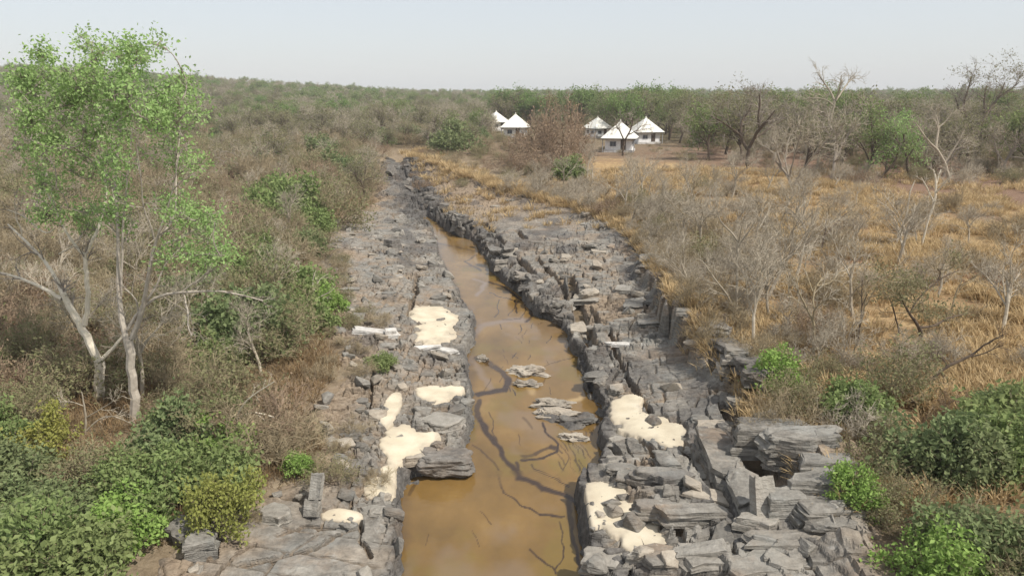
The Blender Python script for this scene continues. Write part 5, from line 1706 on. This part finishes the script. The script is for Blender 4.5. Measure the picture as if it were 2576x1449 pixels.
K['ash'] = Kind('grey_shrub', 'shrub', ('branches', 'twigs'), [shrub(130 + i, h=2, wd=1.6, stems=10, c1=5, c2=6, c3=3, twig=.0075, stem_r=.024, lean=60) for i in range(5)], B_ASH, B_ASH, None)
PLAN = []
COUNT = {}


def put(kd, x, y, s, sz_=1.0, far=48, tilt=.06):
    if any((x - a) ** 2 + (y - b) ** 2 < c * c for a, b, c in NAMED):
        return
    PLAN.append((kd, x, y, s, sz_, y > far, tilt))


def near_tree(x, y):
    return (abs(x + 13.4) < 1.7 and 19.6 < y < 24) or (abs(x + 12.3) < 1.3 and 18.8 < y < 22.5)


# left bank, green mass at the bottom of the slope
for x, y in sample(900, (14.0, 21.6), lambda y: (-.72 * (y + 8), float(lat(BL, y)) - 1.1), lambda x, y: (1.0 if y < 20.2 else .6) * (not near_tree(x, y)), lambda y: 1.0):
    kd = RGP.choice(['green', 'deep', 'lime', 'olive', 'dry'], p=[.36, .34, .04, .16, .10])
    put(kd, x, y, RGP.uniform(.6, 1.15), RGP.uniform(.8, 1.2))


def left_kind(x, y):
    a = float(lat(BL, y)) - x
    n = float(fbm(np.array(x * .12), np.array(y * .08), 141, 3))
    p = float(ss(12, 2, a)) if False else max(0, min(1, (9 - a) / 8))
    r = RGP.random()
    if y > 26 and r < .40 * p + (.14 if n > .12 else 0):
        return 'deep' if RGP.random() < .3 else 'green'
    if r < .36 + .3 * p + .4 * max(n, 0):
        return 'olive'
    if r > .93 or (x < -.52 * y and y < 40 and r > .62):
        return 'rust'
    return 'dry'


for x, y in sample(2600, (20.5, 62), lambda y: (-fr(y) - 2, float(lat(BL, y)) - (1.9 if y < 48 else .9)), lambda x, y: .92 * (not near_tree(x, y)) * (0 if (abs(x + 9.5) < 1.6 and abs(y - 25) < 2) else 1), lambda y: 1.2 + .016 * y, 1.0):
    put(left_kind(x, y), x, y, RGP.uniform(.6, 1.25) * (1 + y / 80), RGP.uniform(.85, 1.35))
for x, y in sample(1500, (62, 128), lambda y: (-fr(y) - 3, min(float(lat(BL, y)) - 1, -8)), lambda x, y: .9, lambda y: 2.7 + .006 * y):
    kd = left_kind(x, y)
    kd = {'green': 'olive', 'lime': 'olive'}.get(kd, kd)
    put(kd, x, y, RGP.uniform(1.2, 2.3), RGP.uniform(.85, 1.25))
for x, y in sample(900, (24, 128), lambda y: (-fr(y) - 3, float(lat(BL, y)) - 1.5), lambda x, y: .9, lambda y: 2.8 + .035 * y):
    put('bare' if y < 75 or RGP.random() < .3 else RGP.choice(['grey_tree', 'bush_tree']), x, y, RGP.uniform(.7, 1.1) * (1.0 if y < 75 else .95))
for x, y in sample(130, (17, 50), lambda y: (float(lat(BL, y)) - .9, float(lat(BL, y)) + 1.6), lambda x, y: .7, lambda y: .9 + .01 * y):
    put(RGP.choice(['olive', 'dry', 'dry', 'green'], p=[.4, .3, .2, .1]), x, y, RGP.uniform(.22, .5) * (1 + y / 90), RGP.uniform(.7, 1.0))
# fallow scrub round the head of the gully
for x, y in sample(700, (84, 150), lambda y: (-14, 5), lambda x, y: (1 if y > 119 or zone_in(np.array(x), np.array(y)) < -1 else .12) * (0 if 0 < x - (y - 100) * .1 and y > 112 and x > -2 else 1), lambda y: 3.0):
    put(RGP.choice(['dry', 'olive', 'rust', 'dry']), x, y, RGP.uniform(.7, 1.4), .85)
# right bank: grey shrubs along the rim, thin trees in the grass
for x, y in sample(900, (17, 78), lambda y: (float(lat(BR, y)) - .6, float(lat(BR, y)) + 7), lambda x, y: float(np.exp(-max(0, x - float(lat(BR, y)) - .5) / 2.6)), lambda y: 1.25 + .01 * y):
    kd = RGP.choice(['ash', 'dry', 'olive', 'rust', 'sapling'], p=[.42, .22, .16, .08, .12])
    if y < 24 and RGP.random() < .35:
        kd = 'deep' if x > float(lat(BR, y)) + 2 else 'olive'
    put(kd, x, y, RGP.uniform(.45, .95) * (1 + y / 150), RGP.uniform(.8, 1.2))
for x, y in sample(1600, (24, 82), lambda y: (float(lat(BR, y)) + 2, fr(y) + 2), lambda x, y: (.75 if x < float(lat(BR, y)) + 9 else .30) if y < float(np.interp(x, *GOLD_TOP)) - 1 else 0, lambda y: 2.3 + .010 * y):
    kd = RGP.choice(['sapling', 'bare', 'ash', 'dry', 'olive'], p=[.20, .22, .34, .17, .07])
    put(kd, x, y, RGP.uniform(.55, 1.2) * (.8 if kd == 'bare' else 1.1), RGP.uniform(.8, 1.1), tilt=.12)
for x, y in sample(160, (32, 62), lambda y: (float(lat(BR, y)) - .5, float(lat(BR, y)) + 5), lambda x, y: .8, lambda y: 2.6):
    put('bare', x, y, RGP.uniform(.55, .9), 1.0, tilt=.12)


for x, y in sample(420, (28, 84), lambda y: (float(lat(BR, y)) + .3, float(lat(BR, y)) + 13), lambda x, y: .8, lambda y: 3.3):
    put(RGP.choice(['bare', 'ash'], p=[.55, .45]), x, y, RGP.uniform(.8, 1.25), RGP.uniform(.9, 1.15), tilt=.12)
for x, y in sample(200, (104, 150), lambda y: (-3, 31), lambda x, y: .6, lambda y: 2.6):
    put(RGP.choice(['ash', 'dry', 'olive'], p=[.4, .4, .2]), x, y, RGP.uniform(.3, .6), .8)
# right-hand wood behind the clearing
def hut_clear(x, y):
    return min(math.hypot(x - a, (y - b) * .6) for a, b in HUT_POS) > 4.2 and not (-3 < x < 31 and 104 < y < 150) and not (-9 < x < .12 * y and 108 < y < 194)


for x, y in sample(1500, (80, 200), lambda y: (-4 if y > 150 else 6, fr(y) + 4), lambda x, y: 0 if (y < float(np.interp(x, *GOLD_TOP)) + (9 if x > 22 else 4)) or not hut_clear(x, y) or (x < 18 and y < 112) else 1, lambda y: 4.8):
    r = RGP.random()
    if y > 150 and -6 < x < 42:
        kd = ('fresh_tree' if r < .2 else 'green_tree') if r < .5 else 'bush_tree'
        put(kd, x, y, RGP.uniform(1.25, 1.7))
    else:
        kd = 'bush_tree' if r < .50 else 'grey_tree' if r < .80 else 'green_tree'
        put(kd, x, y, RGP.uniform(1.1, 1.6) * (1 if y > 100 else .85))
for x, y in sample(900, (74, 150), lambda y: (14, fr(y) + 3), lambda x, y: 0 if y < float(np.interp(x, *GOLD_TOP)) + 5 or not hut_clear(x, y) else .8, lambda y: 3.6):
    put(RGP.choice(['ash', 'dry', 'olive', 'rust'], p=[.35, .25, .3, .1]), x, y, RGP.uniform(.8, 1.7), .9)
for u, v, s in ((1290, 340, 1.6), (1260, 338, 1.35), (1330, 338, 1.4), (1345, 342, 1.2)):
    x, y, z = gp(u, v, 3)
    put('fresh_tree', x, y + 34, s)

# order: the largest in the picture first; past 300 of a kind the rest goes into the far scrub
PLAN.sort(key=lambda p: p[2])
FAR = []
order = {}
for p in PLAN:
    COUNT[p[0]] = COUNT.get(p[0], 0) + 1
    if COUNT[p[0]] <= 270:
        order.setdefault(p[0], []).append(p)
    else:
        FAR.append(p)
for kd, L in order.items():
    L.sort(key=lambda p: min((m[1] - p[1]) ** 2 + ((m[2] - p[2]) * .8) ** 2 for m in MARKS))
    for (_k, x, y, s, sz_, whole, tilt) in L:
        lab, u_ = where(NOUN[kd], x, y)
        K[kd].place(x, y, s, lab, GROUPS[kd], whole=whole, sz=sz_, tilt=tilt)


# ------------------------------------------------------------------ masses nobody could count (instanced inside one object each)
def scatter(name, pts, rots, scl, idx, meshes, label, cat):
    c = bpy.data.collections.new(name + '_pieces')
    for k, m_ in enumerate(meshes):
        c.objects.link(bpy.data.objects.new(f'piece_{k:03d}', m_))
    me = bpy.data.meshes.new(name)
    me.vertices.add(len(pts))
    me.vertices.foreach_set('co', np.ascontiguousarray(pts, np.float32).ravel())
    for a, ty, d in (('rot', 'FLOAT_VECTOR', rots), ('scl', 'FLOAT_VECTOR', scl), ('idx', 'INT', idx)):
        at = me.attributes.new(a, ty, 'POINT')
        at.data.foreach_set('vector' if ty == 'FLOAT_VECTOR' else 'value', np.ascontiguousarray(d, np.int32 if ty == 'INT' else np.float32).ravel())
    o = link(name, me, kind='stuff', label=label, category=cat)
    g = bpy.data.node_groups.new(name + '_scatter', 'GeometryNodeTree')
    g.interface.new_socket('Geometry', in_out='INPUT', socket_type='NodeSocketGeometry')
    g.interface.new_socket('Geometry', in_out='OUTPUT', socket_type='NodeSocketGeometry')
    gi, go = g.nodes.new('NodeGroupInput'), g.nodes.new('NodeGroupOutput')
    iop = g.nodes.new('GeometryNodeInstanceOnPoints')
    ci = g.nodes.new('GeometryNodeCollectionInfo')
    ci.inputs['Collection'].default_value = c
    ci.inputs['Separate Children'].default_value = True
    ci.inputs['Reset Children'].default_value = True
    iop.inputs['Pick Instance'].default_value = True

    def na(nm, ty):
        n = g.nodes.new('GeometryNodeInputNamedAttribute')
        n.data_type = ty
        n.inputs['Name'].default_value = nm
        return next(s for s in n.outputs if s.enabled and s.name == 'Attribute')
    L = g.links.new
    L(gi.outputs[0], iop.inputs['Points'])
    L(ci.outputs[0], iop.inputs['Instance'])
    L(na('idx', 'INT'), iop.inputs['Instance Index'])
    L(na('rot', 'FLOAT_VECTOR'), iop.inputs['Rotation'])
    L(na('scl', 'FLOAT_VECTOR'), iop.inputs['Scale'])
    L(iop.outputs[0], go.inputs[0])
    md = o.modifiers.new('scatter', 'NODES')
    md.node_group = g
    return o


def blades(seed, mat, n=34, h=.55, w_=.016, lean=.6, rad=.16):
    rng = np.random.default_rng(seed)
    a = rng.uniform(0, 6.283, n)
    r = rad * np.sqrt(rng.uniform(0, 1, n))
    b = np.stack([np.cos(a) * r, np.sin(a) * r, np.full(n, -.04)], 1)
    le = rng.uniform(.15, 1, n) * lean
    d = unit(np.stack([np.cos(a + rng.normal(size=n) * .6) * le, np.sin(a + rng.normal(size=n) * .6) * le, np.ones(n)], 1))
    L = (h * rng.uniform(.55, 1.15, n))[:, None]
    m = b + d * L * .55
    tp = m + unit(d * [1.7, 1.7, .75]) * L * .5
    sd = unit(np.cross(d, [0, 0, 1.0]) + 1e-4) * w_
    V = np.stack([b - sd, b + sd, m + sd * .8, m - sd * .8, tp + sd * .2, tp - sd * .2], 1).reshape(-1, 3)
    q = np.array([[0, 1, 2, 3], [3, 2, 4, 5]])
    F = (np.arange(n)[:, None, None] * 6 + q[None]).reshape(-1, 4)
    return mesh_from('grass_tuft', V, F, [mat], attrs={'tint': np.repeat(rng.uniform(0, 1, n), 6)})


# golden grass of the right slope, straw along the rock rim
G = []
for _ in range(60000):
    y = 16 + 74 * RGP.random()
    x = RGP.uniform(float(lat(BR, y)) - 1.0, fr(y) + 3)
    G.append((x, y))
for _ in range(9000):
    y = 58 + 62 * RGP.random()
    G.append((RGP.uniform(float(edges(np.array(y))[1]) + 1.2, float(lat(BR, y)) + 4), y))
G = np.array(G)
gm = gold_mask(G[:, 0], G[:, 1])
rimd = G[:, 0] - lat(BR, G[:, 1])
pr = np.maximum(gm * (.05 + .95 * ss(-.12, .35, fbm(G[:, 0] * .3, G[:, 1] * .3, 151, 4))) * .46, .42 * np.exp(-(rimd - .6) ** 2 / 2.2))
pr = np.maximum(pr, .07 * ss(56, 70, G[:, 1]) * (fbm(G[:, 0] * .4, G[:, 1] * .3, 171, 3) > 0))
G = G[RGP.random(len(G)) < pr]
n = len(G)
gz = surf(G[:, 0], G[:, 1])
s = RGP.uniform(.5, 1.15, n) * (1 + G[:, 1] / 140)
scatter('dry_grass', np.column_stack([G, gz]), np.column_stack([RGP.normal(size=(n, 2)) * .12, RGP.uniform(0, 6.28, n)]), np.column_stack([s * 1.25, s * 1.25, s * RGP.uniform(.6, 1.05, n)]), RGP.integers(0, 6, n),
        [blades(700 + i, L_GOLD, n=38, h=.5, lean=.9, rad=.28) for i in range(6)], 'golden dry grass covering the right slope and the rock rim', 'grass')

# brown litter of fine twigs and straw under the left thicket
U = []
for _ in range(26000):
    y = 16 + 60 * RGP.random() ** 1.15
    U.append((RGP.uniform(-fr(y) - 2, float(lat(BL, y)) - .3), y))
U = np.array(U)
U = U[RGP.random(len(U)) < .35 + .4 * ss(-.2, .4, fbm(U[:, 0] * .5, U[:, 1] * .5, 155, 3))]
n = len(U)
uz = surf(U[:, 0], U[:, 1])
s = RGP.uniform(.35, .9, n) * (1 + U[:, 1] / 120)
L_STRAW = leaf_material('brown_straw', (.17, .12, .065), (.37, .28, .16), (.26, .16, .085), .2)
scatter('dry_undergrowth', np.column_stack([U, uz]), np.column_stack([RGP.normal(size=(n, 2)) * .3, RGP.uniform(0, 6.28, n)]), np.column_stack([s, s, s * .8]), RGP.integers(0, 5, n),
        [blades(720 + i, L_STRAW, n=26, h=.55, w_=.011, lean=1.3, rad=.3) for i in range(5)], 'brown straw and twigs under the left thicket', 'undergrowth')

# far woodland
meshes = []
WOODS = (('dry', 2), ('olive', 2), ('bush_tree', 4), ('grey_tree', 3), ('green_tree', 3), ('rust', 1), ('fresh_tree', 2), ('deep', 2))
slot = {}
for kd, c_ in WOODS:
    for i in range(c_):
        slot.setdefault(kd, []).append(len(meshes))
        meshes.append(K[kd].joined(i))
P_, I_, S_ = [], [], []
for (kd, x, y, sc_, sz_, *_r) in FAR:
    kd = kd if kd in slot else 'dry'
    P_.append((x, y))
    I_.append(random.choice(slot[kd]))
    S_.append(sc_)


def wood(n_try, yr, xf, dmin, ok=lambda x, y: 1, power=1.0):
    for x, y in sample(n_try, yr, xf, ok, dmin, power):
        nz = float(fbm(np.array(x * .02), np.array(y * .02), 161, 3))
        r = RGP.random()
        if y < 200 and RGP.random() < .6:
            kd, s_ = ('dry' if r < .36 else 'olive' if r < .78 else 'deep' if r < .88 else 'rust'), RGP.uniform(1.4, 2.6)
        else:
            kd = 'fresh_tree' if r < .02 + .12 * nz else 'green_tree' if r < .22 + .4 * nz + .2 * (y > 300) else 'bush_tree' if r < .62 else 'grey_tree'
            s_ = RGP.uniform(.75, 1.3)
        P_.append((x, y))
        I_.append(random.choice(slot[kd]))
        S_.append(s_)


wood(5000, (126, 205), lambda y: (-fr(y) - 5, -5), lambda y: 3.4)
wood(1500, (196, 330), lambda y: (-20, fr(y) + 5), lambda y: 6.5)
wood(6000, (200, 420), lambda y: (-fr(y) - 5, -10), lambda y: 5.0)
wood(9000, (330, 1000), lambda y: (-fr(y) - 8, fr(y) + 8), lambda y: 6 + .006 * y, power=1.3)
P_ = np.array(P_)
n = len(P_)
S_ = np.array(S_)
scatter('scrub_woodland', np.column_stack([P_, surf(P_[:, 0], P_[:, 1]) - .1]), np.column_stack([np.zeros((n, 2)), RGP.uniform(0, 6.28, n)]), np.column_stack([S_, S_, S_ * RGP.uniform(.75, 1.05, n)]), np.array(I_),
        meshes, 'brown and green scrub woodland fading over the far hill to the skyline', 'woodland')

# ------------------------------------------------------------------ the hazy air
hm, ht, ho = new_mat('haze')
pv = N(ht, 'ShaderNodeVolumePrincipled')
pv.inputs['Color'].default_value = (1, 1, 1, 1)
pv.inputs['Density'].default_value = 0.0003
pv.inputs['Anisotropy'].default_value = -.1
ht.links.new(pv.outputs[0], ho.inputs['Volume'])
V, F = boxes([(-1760, -60, -3, 1760, 1270, 48)])
link('haze', mesh_from('haze', V, F, [hm]), kind='stuff')
print('TRIS', sum(len(m.polygons) * 2 for m in bpy.data.meshes), 'OBJ', len(bpy.data.objects))
